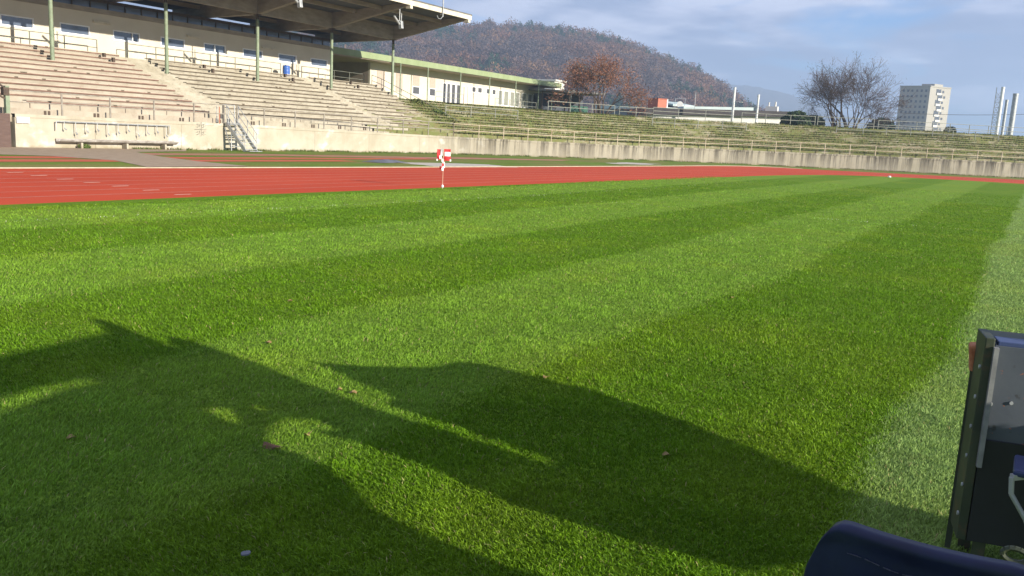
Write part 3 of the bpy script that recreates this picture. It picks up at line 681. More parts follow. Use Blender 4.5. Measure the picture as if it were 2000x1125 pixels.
def blind(px0, px1, z0, z1):
    a, b = PY(px0), PY(px1); MB().bb(XV+.003, XV+.03, a+.05, b-.05, z0, z1).build('shutter', m_blind, pv)
for a, b in ((735, 751), (772, 786), (805, 819), (838, 850)):
    y_ = (PY(a)+PY(b))/2
    blind(a, b, 6.0 if a > 800 else 5.3, 7.1)
    if a > 800: 
        z1 = 6.02; z0 = 5.2
        pwin(a, b, z0, z1)
for a, b in ((864, 871), (872, 879), (881, 889), (891, 899)): pwin(a, b, 4.5, 6.75, 'door')
for a, b in ((903, 908), (911, 915)): pwin(a, b, 4.6, 6.7, 'door', m_blind)
for a, b in ((921, 929), (932.5, 941), (949.5, 957), (961, 968)): pwin(a, b, 6.1, 6.75)
for a, b in ((973, 981.5), (984, 993.5), (996.5, 1005), (1007, 1014.5), (1019, 1028), (1031, 1039), (1041, 1050), (1052, 1060)): pwin(a, b, 5.0, 6.75, 'win', glassmat('pale_pane', (.24, .24, .20), .25) if 'pale_pane' not in MATS else MATS['pale_pane'])
for px in (1022-30, 1098-60): 
    c_ = onX(px, 160, -58); mb = MB(); mb.tube((-58, c_[1], 8.1), (-58, c_[1], 8.75), .09); mb.tube((-58, c_[1], 8.75), (-58, c_[1], 8.95), .17, .04); mb.build('roof_vent', m_far_white, pv)
cb_ = far(1077, 164, 126); hb = thing('roof_hut', (cb_[0], cb_[1], 4), 'white flat roofed block rising behind the far end of the pavilion', 'building')
zt_ = far(1077, 160, 126)[2]
MB().box((cb_[0], cb_[1], zt_/2), (2.6, 3, zt_)).build('wall', m_far_white, hb); MB().box((cb_[0], cb_[1], zt_+.13), (3.1, 3.4, .22)).build('roof', m_far_white, hb)
# shed between pavilion and russet tree
q = far(1098, 195, 112); sh = thing('open_shed', (q[0], q[1], 4), 'dark open shed with a sloping roof beyond the pavilion end', 'shed')
ax = np.array([math.cos(.9), math.sin(.9), 0]); ay = np.array([-ax[1], ax[0], 0]); c0 = np.array([q[0], q[1], 0])
mb = MB(); mb.box(c0+ay*2+(0,0,5.5), (7.5, .2, 3.2), [ax, ay, (0,0,1)]); mb.box(c0-ax*3.5+(0,0,5.4), (.2, 4, 3.0), [ax, ay, (0,0,1)]); mb.build('wall', mat('blue_grey_boards', (.05, .06, .075), (.08, .09, .11), 1), sh)
MB().box(c0+(0,0,7.25), (9.5, 5.2, .2), [ax+(0,0,-.0), ay, (0,0,1)]).build('roof', m_roof, sh)
for s_ in (-3.6, 0, 3.9): MB().tube(c0+ax*s_-ay*2.2+(0,0,3.5), c0+ax*s_-ay*2.2+(0,0,7.2), .07).build('post', m_dark, sh)
mb = MB(); mb.box(c0+ax*1.5-ay*1.9+(0,0,4.8), (2.4, .1, 1.6), [ax, ay, (0,0,1)]); mb.build('green_tarpaulin', mat('green_tarp', (.03, .10, .07), (.05, .13, .09), 2), sh)
q = far(1116, 179, 108); lw = thing('lamp_box', q, 'small white lamp on the shed roof by the russet tree', 'lamp'); MB().box(q, (.75, .3, .36)).build('lamp_head', m_far_white, lw); MB().tube(q-(0,0,2.), q-(0,0,.2), .04).build('pole', m_metal, lw)
# ------------------------------------------------------------------ left end: brown gate block with green post
eb = thing('brown_gate_block', (-40.8, 21.5, 0), 'brown boarded wall block at the left end of the concrete wall', 'wall')
MB().bb(-43, -40.45, 12, 22.88, 0, 1.52).build('boarding', m_brown, eb)
gp = thing('green_post', (-40.5, 23.0, 1.5), 'green post with slanting dark arms at the far left above the brown wall', 'post')
MB().bb(-40.62, -40.44, 22.72, 22.9, 1.53, 2.75).build('post', m_green, gp)
mb = MB(); mb.bar((-40.53, 22.8, 2.6), (-40.53, 20.6, 4.2), .07); mb.bar((-40.53, 22.8, 2.15), (-40.53, 20.8, 3.1), .07); mb.box((-40.53, 22.75, 2.5), (.24, .26, .36)); mb.build('arm', m_dark, gp)
cr = thing('stored_crate', (-41.0, 22.2, 1.5), 'small dark crate with a white item on the brown wall at the far left', 'crate')
mb = MB(); mb.bb(-41.3, -40.8, 22.1, 22.55, 1.53, 2.15); mb.build('box', m_dark, cr, bevel=.02); MB().bb(-40.79, -40.6, 22.2, 22.5, 1.53, 1.78).build('white_item', m_far_white, cr)
# ------------------------------------------------------------------ touchline flag
fp = G(864, 369); fgx = thing('touchline_flag', fp, 'slender flag pole with a red and white flag at the near edge of the track', 'flag')
MB().tube(fp, fp+(0,0,1.22), .008, n=10).build('pole', mat('cream_pole', (.62, .38, .26), (.66, .45, .32), 8), fgx)
mb = MB(); vs = []; n_ = 14
for i in range(9):
    z = i/8; r_ = .04*math.sin(math.pi*min(max(z, .03), .97))
    for q in range(n_): t_ = 2*math.pi*q/n_; vs.append((fp[0]+r_*math.cos(t_), fp[1]+r_*math.sin(t_), .02+z*.12))
mb.add(vs, [(i*n_+q, i*n_+(q+1) % n_, (i+1)*n_+(q+1) % n_, (i+1)*n_+q) for i in range(8) for q in range(n_)]); mb.build('base_weight', m_cloth, fgx, smooth=True)
# cloth: right stiff board red-white-red, left folded part hanging
vd = D(864, 330); vd[2] = 0; vd /= np.linalg.norm(vd); rt = np.array([vd[1], -vd[0], 0])
def cloth(u0, u1, z0, z1, m, wav=.02, name='cloth', dv=0., taper=0.):
    nx, nz = 8, 6; vs = []; fs = []
    for side in (0, .006):
        for j in range(nz+1):
            for i in range(nx+1):
                u = u0+(u1-u0)*i/nx; z = z0+(z1-z0)*j/nz; u = u*(1-taper*(1-j/nz)); p = fp+rt*u+vd*(dv+side+wav*math.sin(u*24+z*9)); vs.append((p[0], p[1], z))
    K = (nx+1)*(nz+1)
    for sd in (0, 1):
        for j in range(nz):
            for i in range(nx):
                a = sd*K+j*(nx+1)+i; f = (a, a+1, a+nx+2, a+nx+1); fs.append(f if sd == 0 else f[::-1])
    return MB().add(vs, fs).build(name, m, fgx)
cloth(.012, .21, 1.12, 1.205, m_red, .012); cloth(.03, .21, .995, 1.12, m_cloth, .012); cloth(.012, .21, .86, .995, m_red, .012); cloth(.012, .03, .995, 1.12, m_red, .0)
cloth(-.20, -.09, .88, 1.19, m_red, .03, dv=.02, taper=.0); cloth(-.09, -.015, 1.0, 1.205, m_cloth, .02, dv=.0); cloth(-.21, -.17, .84, .90, m_cloth, .0)
for k_ in range(9):
    u = RNG.uniform(-.10, .05); z = .60+.045*k_; cloth(u-.035, u+.035, z-.05, z+.04, m_red if k_ % 2 else m_cloth, .03, dv=-.03+.01*(k_ % 3), name='streamer', taper=.1)
cloth(.185, .235, .84, .90, m_cloth, .0)
# tarpaulin on sand pit + small white marker
tp_ = G(752, 317); q0 = G(728, 317); q1 = G(776, 316)
mb = MB(); nx = 16; vs = []
ux = (q1-q0); L_ = np.linalg.norm(ux); ux /= L_; uy = np.array([-ux[1], ux[0], 0])
for j in range(9):
    for i in range(nx+1):
        a, b = i/nx, j/8; h = .13*math.sin(math.pi*a)**.6*math.sin(math.pi*b)**.6 + RNG.normal(0, .012); p = q0+ux*a*L_+uy*(b-.5)*1.3; vs.append((p[0], p[1], max(h, 0)+.004))
mb.add(vs, [(j*(nx+1)+i, j*(nx+1)+i+1, (j+1)*(nx+1)+i+1, (j+1)*(nx+1)+i) for j in range(8) for i in range(nx)])
tag(mb.build('tarpaulin', m_tarp, smooth=True), 'crumpled grey tarpaulin heaped at the left end of the sand pit', 'tarpaulin')
p = G(1737, 346.5); o = MB().tube(p, p+(0,0,.12), .14, .09, n=14).build('white_marker', m_far_white, bevel=.03); tag(o, 'tiny white marker lying at the far edge of the pitch', 'marker')
# stump against the bend wall
p = G(1103, 306); mb = MB(); mb.tube(p, p+(-.05,.1,.55), .12, .05, n=8); mb.tube(p+(.1,-.3,0), p+(.1,-.25,.28), .09, .04, n=7); tag(mb.build('dead_stump', m_bark), 'dark dead stump against the stained bend of the wall', 'stump')
# ------------------------------------------------------------------ trees
def grow(mb, p, d, r, l, depth, maxd, rng, spread, up, tips, curve=.12, minr=.008, nk=(2, 3), sidep=.7):
    p = np.array(p, float); segs = 3 if depth < maxd-1 else 2
    for s_ in range(segs):
        d = d + rng.normal(0, curve, 3) + np.array([0, 0, up]); d /= np.linalg.norm(d)
        q = p + d*l/segs; r2 = max(r*.86, minr); mb.tube(p, q, r, r2, n=7 if depth < 2 else (5 if depth < 4 else 3), cap=False); p = q; r = r2
        if depth >= 2 and depth < maxd and rng.random() < sidep:
            e = rng.normal(0, 1, 3); e -= d*e.dot(d); e /= np.linalg.norm(e); nd = d*.6+e*.8; nd /= np.linalg.norm(nd)
            grow(mb, p, nd, r*.5, l*.6, max(depth+1, maxd-2), maxd, rng, spread, up, tips, curve, minr, nk, sidep)
    if depth >= maxd: tips.append(p); return
    kk = rng.integers(nk[0], nk[1]+1); ph = rng.uniform(0, 6.28)
    u = np.cross(d, [.3, .2, 1.]); u /= np.linalg.norm(u); v = np.cross(d, u)
    for i in range(kk):
        a = ph + 2*math.pi*i/kk + rng.normal(0, .3); sp = spread*rng.uniform(.6, 1.2)
        nd = d*math.cos(sp) + (u*math.cos(a)+v*math.sin(a))*math.sin(sp); nd /= np.linalg.norm(nd)
        grow(mb, p, nd, r*.72, l*rng.uniform(.74, .9), depth+1, maxd, rng, spread, up, tips, curve, minr, nk, sidep)
def fan(vs, c, fx, fz, rtv): pass
# bare tree: several stems from the ground fanning out
bt = far(1650, 240, 128); bt[2] = 2.2
tr = thing('bare_tree', bt, 'wide leafless tree with many upswept limbs behind the bank', 'tree')
rng = np.random.default_rng(21); rv = np.array([D(1650, 240)[1], -D(1650, 240)[0], 0]); rv /= np.linalg.norm(rv); fv = np.array([-rv[1], rv[0], 0])
trunk = MB(); crown = MB(); tips = []
for k_, (off_, ang, ll, rr_) in enumerate([(-.9, -.08, 2.55, .34), (-.8, -.38, 2.3, .20), (.5, .08, 2.6, .36), (.7, .36, 2.45, .22), (-.5, -.2, 2.5, .22), (.6, .2, 2.6, .24), (-.1, .0, 2.6, .22), (-.9, -.62, 2.1, .15), (.8, .62, 2.2, .16), (.8, .95, 1.6, .10), (-.7, -.95, 1.5, .10), (0, -.05, 2.6, .18), (.3, .42, 2.4, .16)]):
    b0 = bt + rv*off_ + fv*rng.normal(0, .3); d0 = np.array([0, 0, math.cos(ang)]) + rv*math.sin(ang) + fv*rng.normal(0, .22); d0 /= np.linalg.norm(d0)
    if rr_ > .3: trunk.tube(b0-(0,0,1.5), b0+(0,0,1.8), rr_*1.35, rr_, n=10, cap=False)
    grow(crown, b0+(0,0,.6 if rr_ < .3 else 1.8), d0, rr_*.8, ll*1.09, 0, 5, rng, .36, .03, tips, .13, .018, (2, 2), .6)
trunk.build('trunk', m_bark, tr); crown.build('branches', m_bark, tr)
T = np.array(tips); k_ = 9000; idx = rng.integers(0, len(T), k_); P = T[idx] + rng.normal(0, .26, (k_, 3)); dd = rng.normal(0, 1, (k_, 3)) + (0, 0, .8); dd /= np.linalg.norm(dd, axis=1)[:, None]
ll = rng.uniform(.25, .6, (k_, 1)); ee = np.cross(dd, rng.normal(0, 1, (k_, 3))); ee /= np.linalg.norm(ee, axis=1)[:, None]
V = np.stack([P, P+dd*ll, P+dd*ll*.5+ee*.022], 1); tw = npmesh('twigs', V, 3, m_tint, pal([(.13,.085,.07),(.16,.11,.09),(.10,.07,.055)], k_)); tw.parent = tr; tw.matrix_parent_inverse = Matrix.Translation(-tr.location)
# russet tree
rtp = far(1172, 215, 106); rtp[2] = 3.6
tr = thing('russet_tree', rtp, 'broad tree with thin russet autumn leaves beside the pavilion', 'tree')
rng = np.random.default_rng(5); rv = np.array([D(1172, 215)[1], -D(1172, 215)[0], 0]); rv /= np.linalg.norm(rv); fv = np.array([-rv[1], rv[0], 0])
trunk = MB(); crown = MB(); tips = []
for off_, ang, ll, rr_ in [(0, .0, 2.0, .26), (-.3, -.35, 1.9, .16), (.3, .45, 2.0, .18), (-2.2, -.1, 1.8, .12), (.2, .8, 1.8, .12), (-1.8, -.5, 1.6, .10), (.1, -.15, 2.1, .16), (.3, .2, 2.1, .16)]:
    b0 = rtp + rv*off_; d0 = np.array([0, 0, math.cos(ang)]) + rv*math.sin(ang) + fv*rng.normal(0, .25); d0 /= np.linalg.norm(d0)
    trunk.tube(b0-(0,0,.8), b0+(0,0,.5), rr_*1.2, rr_, n=9, cap=False); grow(crown, b0+(0,0,.4), d0, rr_*.85, ll, 0, 4, rng, .42, .03, tips, .12, .012)
trunk.build('trunk', m_bark, tr); crown.build('branches', m_bark, tr)
T = np.array(tips); T = T[T[:, 2] < rtp[2]+9.2]; k_ = 9000; P = T[rng.integers(0, len(T), k_)] + rng.normal(0, .42, (k_, 3))
u = rng.normal(0, 1, (k_, 3)); u /= np.linalg.norm(u, axis=1)[:, None]; v = np.cross(u, rng.normal(0, 1, (k_, 3))); v /= np.linalg.norm(v, axis=1)[:, None]; sz = rng.uniform(.04, .11, (k_, 1))
V = np.stack([P-u*sz, P+v*sz*.7, P+u*sz, P-v*sz*.7], 1); lv = npmesh('leaves', V, 4, m_tint, pal([(.30,.13,.07),(.25,.11,.065),(.34,.17,.09),(.20,.10,.07)], k_)); lv.parent = tr; lv.matrix_parent_inverse = Matrix.Translation(-tr.location)
# evergreen bushes on the skyline
q = far(1556, 228, 118); bush('evergreen_shrub', q-(0,0,.6), (1.7, 1.7, 1.25), [(.04,.07,.03),(.06,.09,.035)], 'dark evergreen shrub to the left of the bare tree', 'shrub', 1800, size=.28)
q = far(1586, 238, 122); bush('evergreen_shrub', q-(0,0,.4), (1.6, 1.6, 1.2), [(.03,.045,.03),(.05,.06,.035)], 'low grey green shrub touching the foot of the bare tree', 'shrub', 1200, size=.25)
q = far(1722, 242, 150); bush('evergreen_shrub', q-(0,0,.5), (2.0, 1.6, 1.4), [(.04,.07,.05),(.05,.08,.06)], 'small blue green shrub between the bare tree and the tower block', 'shrub', 1200, size=.25)
q = far(1856, 253, 160); bush('evergreen_shrub', q-(0,0,.4), (1.0, 1.0, .9), [(.03,.05,.03),(.05,.06,.04)], 'tiny dark shrub just right of the tower block', 'shrub', 500, size=.2)
# ------------------------------------------------------------------ dark hall, orange box, flues
def oriented(px0, px1, dist0, dist1):
    a = far(px0, 230, dist0); b = far(px1, 240, dist1); a[2] = b[2] = 0; e = b-a; l = np.linalg.norm(e); e /= l; return a, b, e, np.array([-e[1], e[0], 0]), l
def zat(px, py, dist): return far(px, py, dist)[2]
a, b, e, f, l = oriented(1262, 1540, 143, 150)
hall = thing('dark_hall', a, 'long low hall with a dark sloping roof edge and pale wall behind the bank', 'building')
def slab(p, q, n, depth, z0p, z1p, z0q, z1q):
    P8 = [(*p[:2], z0p), (*q[:2], z0q), (*(q+n*depth)[:2], z0q), (*(p+n*depth)[:2], z0p), (*p[:2], z1p), (*q[:2], z1q), (*(q+n*depth)[:2], z1q), (*(p+n*depth)[:2], z1p)]
    return MB().add(P8, [(0,3,2,1),(4,5,6,7),(0,1,5,4),(1,2,6,5),(2,3,7,6),(3,0,4,7)])
za0, za1, zb0, zb1 = zat(1285, 224.6, 143), zat(1285, 211.5, 143), zat(1516, 227.5, 150), zat(1516, 217, 150)
slab(a, b, f, 12, -.5, za0, -.5, zb0).build('wall', m_far_white, hall)
slab(a-e*.5-f*.8, b+e*.5-f*.8, f, 13.6, za0+.01, za1, zb0+.01, zb1).build('roof_edge', m_darkfar, hall)
slab(a+e*(l*.36)+f*9, a+e*(l*.88)+f*9, f, 4, za0+.5, zat(1358, 207.6, 152), zb0+.5, zat(1505, 211.6, 158)).build('pale_roof', m_palegreen, hall)
q = far(1508, 212, 150); zr = zb1-.1; mb = MB(); mb.box((q[0], q[1], zr+.3), (1.9, .8, 1.0)); mb.tube((q[0]-.55, q[1], zr+.7), (q[0]-.55, q[1], zr+1.45), .14); mb.tube((q[0]+.5, q[1], zr+.7), (q[0]+.5, q[1], zr+1.55), .14); mb.build('roof_chimney', m_far_white, hall)
a, b, e, f, l = oriented(1165, 1285, 175, 165)
h2 = thing('pale_roof_shed', a, 'low shed with a pale blue green roof left of the orange box', 'building'); c = (a+b)/2; z2 = zat(1220, 207, 170)
MB().box(c+f*5+(0,0,z2/2-.3), (l, 10, z2-.5), [e, f, (0,0,1)]).build('wall', mat('grey_cladding', (.16, .18, .19), (.21, .23, .24), .5), h2); MB().box(c+f*5+(0,0,z2-.3), (l+1, 11, .55), [e, f, (0,0,1)]).build('roof', m_palegreen, h2)
a, b, e, f, l = oriented(1279, 1312, 190, 186)
h3 = thing('gabled_shed', a, 'small grey gabled roof just right of the orange box', 'building'); c = (a+b)/2; zA = zat(1285, 200, 190); zB_ = zat(1311, 207, 186)
mb = MB(); P4 = [a, b, b+f*6, a+f*6]; mb.add([(*p[:2], 0) for p in P4]+[(a[0], a[1], zA), (b[0], b[1], zB_), ((b+f*6)[0], (b+f*6)[1], zB_), ((a+f*6)[0], (a+f*6)[1], zA)], [(0,1,5,4),(1,2,6,5),(2,3,7,6),(3,0,4,7),(4,5,6,7)]); mb.build('wall', m_darkfar, h3)
mb = MB(); mb.add([(p[0], p[1], z+.05+dz) for dz in (0, .35) for p, z in zip(P4, (zA, zB_, zB_, zA))], [(0,3,2,1),(4,5,6,7),(0,1,5,4),(1,2,6,5),(2,3,7,6),(3,0,4,7)]); mb.build('roof', m_palegreen, h3)
a, b, e, f, l = oriented(1262, 1281, 146, 144)
ob = thing('orange_box_tower', a, 'orange red box shaped housing standing above the hall roof', 'tower'); c = (a+b)/2; zt_ = zat(1271, 193, 145)
MB().box(c+f*1+(0,0,zt_/2), (l, 1.8, zt_), [e, f, (0,0,1)]).build('housing', m_orange, ob); MB().box(c+f*1+(0,0,zt_+.06), (l+.15, 1.95, .12), [e, f, (0,0,1)]).build('cap', mat('orange_cap', (.30, .09, .05), (.34, .1, .06)), ob)
def flue(px_t, py_t, px_b, py_b, dist, rad, label, name='flue', m=m_metal, base=0., cat='flue', cone=False):
    t_ = far(px_t, py_t, dist); b_ = np.array([t_[0], t_[1], base]); o = thing(name, b_, label, cat)
    MB().tube(b_, t_, rad, n=16).build('shaft', m, o, smooth=False); MB().tube(t_-(0,0,.3), t_+(0,0,.02), rad*1.06, n=16).build('rim', m, o)
    for z in np.arange(base+4, t_[2]-1, 4.5): MB().tube((t_[0], t_[1], z), (t_[0], t_[1], z+.12), rad*1.08, n=16).build('flange', m, o)
    return o, t_
m_flue = mat('white_flue', (.62, .62, .60), (.70, .70, .68), 1, .4)
o, t_ = flue(1435.5, 171, 0, 0, 140, .19, 'taller of the two white flues above the dark hall, left', m=m_flue)
flue(1482, 185, 0, 0, 139, .16, 'shorter of the two white flues above the dark hall, right', m=m_flue)
flue(1303.5, 194, 0, 0, 172, .16, 'short white pipe on the roofs right of the orange box', m=m_flue)
q = far(1433, 201, 139); q2 = far(1447, 199.5, 139); lp = thing('street_lamp', (q[0], q[1], 0), 'slim lamp with a short curved arm beside the taller white flue', 'lamp')
mb = MB(); mb.tube((q[0], q[1], 0), q, .05); mb.path([q, (q+q2)/2+(0,0,.2), q2], .03); mb.build('pole', m_metal, lp); MB().box(q2, (.5, .3, .1)).build('lamp_head', m_far_white, lp)
q = far(1328, 204, 160); ds = thing('satellite_dish', (q[0], q[1], 4), 'small white dish on a frame over the roofs between orange box and thin mast', 'dish')
dv = -np.array([q[0], q[1], 0]); dv /= np.linalg.norm(dv); MB().tube(q, q+dv*.12, .30, .55, n=18).build('dish', m_far_white, ds)
mb = MB(); rvv = np.array([dv[1], -dv[0], 0])
for u in (-1, 1): mb.tube(q+rvv*u*.85-(0,0,3), q+rvv*u*.85+(0,0,1.), .05)
mb.tube(q+rvv*.85+(0,0,1.), q-rvv*.85+(0,0,1.), .05); mb.tube(q-(0,0,3), q, .06); mb.build('frame', m_metal, ds)
flue(1359, 181, 0, 0, 150, .05, 'very thin mast behind the dark hall', 'thin_mast', m_metal, cat='mast')
# right-hand flues and the lattice mast
flue(1959.5, 170, 0, 0, 190, .30, 'tall slim white flue standing against the lattice mast', m=m_flue)
flue(1967, 195, 0, 0, 180, .25, 'shortest of the grey flues between the lattice mast and the right edge', m=m_metal)
flue(1984.5, 183, 0, 0, 172, .42, 'thick grey steel flue nearest the right edge of the picture', m=m_metal)
q = far(1952, 171, 192); lm = thing('lattice_mast', (q[0], q[1], 0), 'slim steel lattice mast left of the tall white flue', 'mast'); H_ = q[2]
mb = MB(); w_ = .42
for sx, sy in ((-1,-1),(1,-1),(1,1),(-1,1)): mb.bar((q[0]+sx*w_, q[1]+sy*w_, 0), (q[0]+sx*w_, q[1]+sy*w_, H_), .09)
mb.build('legs', m_metal, lm); mb = MB(); z = 0
while z < H_-1:
    for (ax_, ay_), (bx_, by_) in (((-1,-1),(1,-1)),((1,-1),(1,1)),((1,1),(-1,1)),((-1,1),(-1,-1))):
        mb.bar((q[0]+ax_*w_, q[1]+ay_*w_, z), (q[0]+bx_*w_, q[1]+by_*w_, z+.95), .06); mb.bar((q[0]+ax_*w_, q[1]+ay_*w_, z), (q[0]+bx_*w_, q[1]+by_*w_, z), .05)
    z += .95
mb.build('bracing', m_metal, lm)
# overhead cable
pa = far(1700, 217, 230); pb_ = far(2100, 219, 230); mb = MB()
pts = [pa*(1-u)+pb_*u-np.array([0,0,3*u*(1-u)]) for u in np.linspace(0, 1, 14)]; mb.path(pts, .045, 5); tag(mb.build('overhead_cable', m_dark), 'thin dark overhead cable crossing the sky before the tower block', 'cable')
# ------------------------------------------------------------------ tower block
TD = 470.; c = far(1807, 250, TD)[:2]; l_ = far(1757, 250, TD*1.012)[:2]; r_ = far(1841, 250, TD*1.0)[:2]
vdir = np.array(c)/np.linalg.norm(c); side = np.array([vdir[1], -vdir[0]])
# shaded face turned left, sunlit face turned right towards the sun
wl_ = 50/FPX*TD*1.12; wr_ = 34/FPX*TD*1.06
eL = -side*.93 + vdir*.36; eL /= np.linalg.norm(eL); eR = np.array([-eL[1], eL[0]]); 
if eR.dot(side) < 0: eR = -eR
LW = 48/FPX*TD/abs(eL.dot(side)); 
eR2 = side*.62+vdir*.78; eR2 /= np.linalg.norm(eR2); RW = 33/FPX*TD/abs(eR2.dot(side))
HT = far(1807, 169, TD)[2]; tb = thing('tower_block', (*c, 0), 'pale high rise block, sunlit balcony side, far beyond the bank', 'tower block')
m_tw = mat('tower_render', (.35, .325, .28), (.39, .365, .315), .05, .9)
p0 = np.array(c); p1 = p0+eL*LW; p3 = p0+eR2*RW; p2 = p1+eR2*RW
mb = MB(); P4 = [p0, p1, p2, p3]; mb.add([(*p, z) for z in (0, HT) for p in P4], [(0,1,5,4),(1,2,6,5),(2,3,7,6),(3,0,4,7),(4,5,6,7)])
mb.f = [f if np.dot(np.cross(np.array(mb.v[f[1]])-mb.v[f[0]], np.array(mb.v[f[2]])-mb.v[f[1]]), np.mean([mb.v[i] for i in f], 0)-np.array([*(p0+p2)/2, HT/2])) > 0 else f[::-1] for f in mb.f]
mb.build('wall', m_tw, tb)
nL = np.array([-eL[1], eL[0]]); nL = -nL if nL.dot(vdir) > 0 else nL; nR = np.array([-eR2[1], eR2[0]]); nR = -nR if nR.dot(vdir) > 0 else nR
fl_h = HT/13.5; v3 = lambda p, z: np.array([p[0], p[1], z])
m_tglass = glassmat('tower_glass', (.045, .05, .06), .3)
for f_ in range(1, 13):
    for u in (.12, .27, .42, .58, .72, .87):
        p = p0+eL*LW*u+nL*.05; MB().box(v3(p, f_*fl_h+1.9), (1.0, .1, 1.15), [v3(eL, 0), v3(nL, 0), (0,0,1)]).build('window', m_tglass, tb)
    p = p0+eR2*RW*(.50 if f_ % 2 else .42)+nR*.25; lf = .8 if f_ % 2 else -.6
    b = MB().box(v3(p, f_*fl_h+.7), (3.0, .5, 1.0), [v3(eR2, 0), v3(nR, 0), (0,0,1)]).build('balcony', m_far_white, tb)
    MB().box(v3(p-nR*.22, f_*fl_h+2.1), (3.4, .1, 1.7), [v3(eR2, 0), v3(nR, 0), (0,0,1)]).build('door', m_tglass, b)
    MB().box(v3(p+eR2*3.2-nR*.22, f_*fl_h+1.9), (1.3, .1, 1.1), [v3(eR2, 0), v3(nR, 0), (0,0,1)]).build('window', m_tglass, tb)
p = p0+eL*LW*.22+eR2*RW*.4; MB().box(v3(p, HT+.7), (6, 6, 1.6), [v3(eL, 0), v3(eR2, 0), (0,0,1)]).build('lift_housing', m_tw, tb)
mb = MB()
for a_, b_ in ((p0, p1), (p1, p2), (p2, p3), (p3, p0)): mb.bar(v3(a_, HT+.25), v3(b_, HT+.25), .5, .5)
mb.build('parapet', m_tw, tb)
# ------------------------------------------------------------------ hills
SK = [(300,66),(600,64),(700,62),(780,64),(850,60),(895,60),(930,57),(960,54),(1000,57),(1050,62),(1100,65),(1150,73),(1200,84),(1250,103),(1290,119),(1330,136),(1370,150),(1400,168),(1430,194),(1455,214),(1480,226),(1510,240),(1600,262)]
bear = []; tanr = []
for x, y in SK: d = D(x, y); bear.append(math.atan2(d[0], d[1])); tanr.append(d[2]/math.hypot(d[0], d[1]))
bear = np.array(bear); tanr = np.array(tanr)
RD = 860.
def hill_h(b, dist):
    tt = np.interp(b, bear, tanr); H_ = CAMH + tt*RD - 3.
    near = np.clip((dist-430)/(RD-430), 0, 1); s_ = near**.85
    back = np.clip((dist-RD)/500, 0, 1)
    rough = 7*(snoise(b*400+50, dist+0*b, 60, 5)-.5) * np.clip(near*2, 0, 1)*np.clip((1-near)*3, .0, 1)
    return np.maximum(H_, 0)*s_*(1-back*back*(3-2*back)) + rough*np.clip(H_/30, 0, 1)
bs_ = np.linspace(bear[0]-.25, bear[-1]+.05, 150); ds_ = np.r_[np.linspace(420, RD, 34), np.linspace(RD+40, RD+500, 8)]
BB, DD = np.meshgrid(bs_, ds_, indexing='ij'); HH = hill_h(BB, DD); Vv = np.stack([np.sin(BB)*DD, np.cos(BB)*DD, HH-.5], -1).reshape(-1, 3)
nd = len(ds_); F = [(i*nd+j, i*nd+j+1, (i+1)*nd+j+1, (i+1)*nd+j) for i in range(len(bs_)-1) for j in range(nd-1)]
mb = MB(); mb.v = [tuple(v) for v in Vv]; mb.f = [f[::-1] for f in F]; mb.c = [None]*len(F)
m_hill = mat('woodland_floor', (.055, .04, .028), (.085, .06, .04), .05, .95)
tag(mb.build('hill', m_hill), kind='structure')
rng = np.random.default_rng(11)
k_ = 3800; b_ = rng.uniform(bear[0]+.02, bear[-1], k_); d_ = np.sqrt(rng.uniform(430**2, (RD+25)**2, k_)); h_ = hill_h(b_, d_)
okk = (h_ > 1.0) | (d_ < 520); b_, d_, h_ = b_[okk], d_[okk], h_[okk]; k_ = len(b_)
X_ = np.sin(b_)*d_; Y_ = np.cos(b_)*d_
sp1 = snoise(X_+900, Y_, 55, 31)*.6+snoise(X_+900, Y_, 22, 32)*.4; sp2 = snoise(X_+500, Y_+300, 40, 33)
PAL = np.array([(.175,.118,.105),(.195,.12,.09),(.225,.118,.074),(.27,.16,.085),(.04,.085,.045),(.15,.115,.11)])
ty = np.where(sp1 > .60, 4, np.where(sp2 > .62, 2, np.where(sp2 < .36, 5, np.where(rng.random(k_) < .5, 0, 1))))
ty = np.where((ty != 4) & (rng.random(k_) < .10), 3, ty); ty = np.where(rng.random(k_) < .12, rng.integers(0, 4, k_), ty)
rad = rng.uniform(4.2, 8.0, k_); rad[ty == 4] *= .75; hgt = rng.uniform(.8, 1.25, k_)*rad*1.15; hgt[ty == 4] *= 1.45
M_ = 150; VV = []; CC = []
dirs = rng.normal(0, 1, (k_, M_, 3)); dirs /= np.linalg.norm(dirs, axis=2)[..., None]; dirs[..., 2] = np.abs(dirs[..., 2])*1.15-.25
rr_ = rng.uniform(.6, 1.05, (k_, M_, 1))
cone = np.where(ty == 4, 1., 0.)[:, None, None]
sc3 = np.stack([rad, rad, hgt], -1)[:, None, :]
loc = dirs*rr_; loc[..., :2] *= (1-cone*np.clip(loc[..., 2:3], 0, 1)*.8)
Pp = loc*sc3 + np.stack([X_, Y_, h_+hgt*.45], -1)[:, None, :]
u = rng.normal(0, 1, (k_, M_, 3)); u /= np.linalg.norm(u, axis=2)[..., None]; v = np.cross(u, rng.normal(0, 1, (k_, M_, 3))); v /= np.linalg.norm(v, axis=2)[..., None]
sz = rng.uniform(.5, 1.25, (k_, M_, 1))
V = np.stack([Pp-u*sz, Pp+v*sz*.8, Pp+u*sz], 2).reshape(-1, 3, 3)
tc_ = PAL[ty]*rng.uniform(.62, 1.2, (k_, 1)); C = (tc_[:, None, :]*rng.uniform(.86, 1.14, (k_, M_, 1))).reshape(-1, 3)
tag(npmesh('hill_woodland', V, 3, m_tint, C), 'autumn woodland of russet, mauve brown and dark green trees covering the hill', 'woodland', kind='stuff')
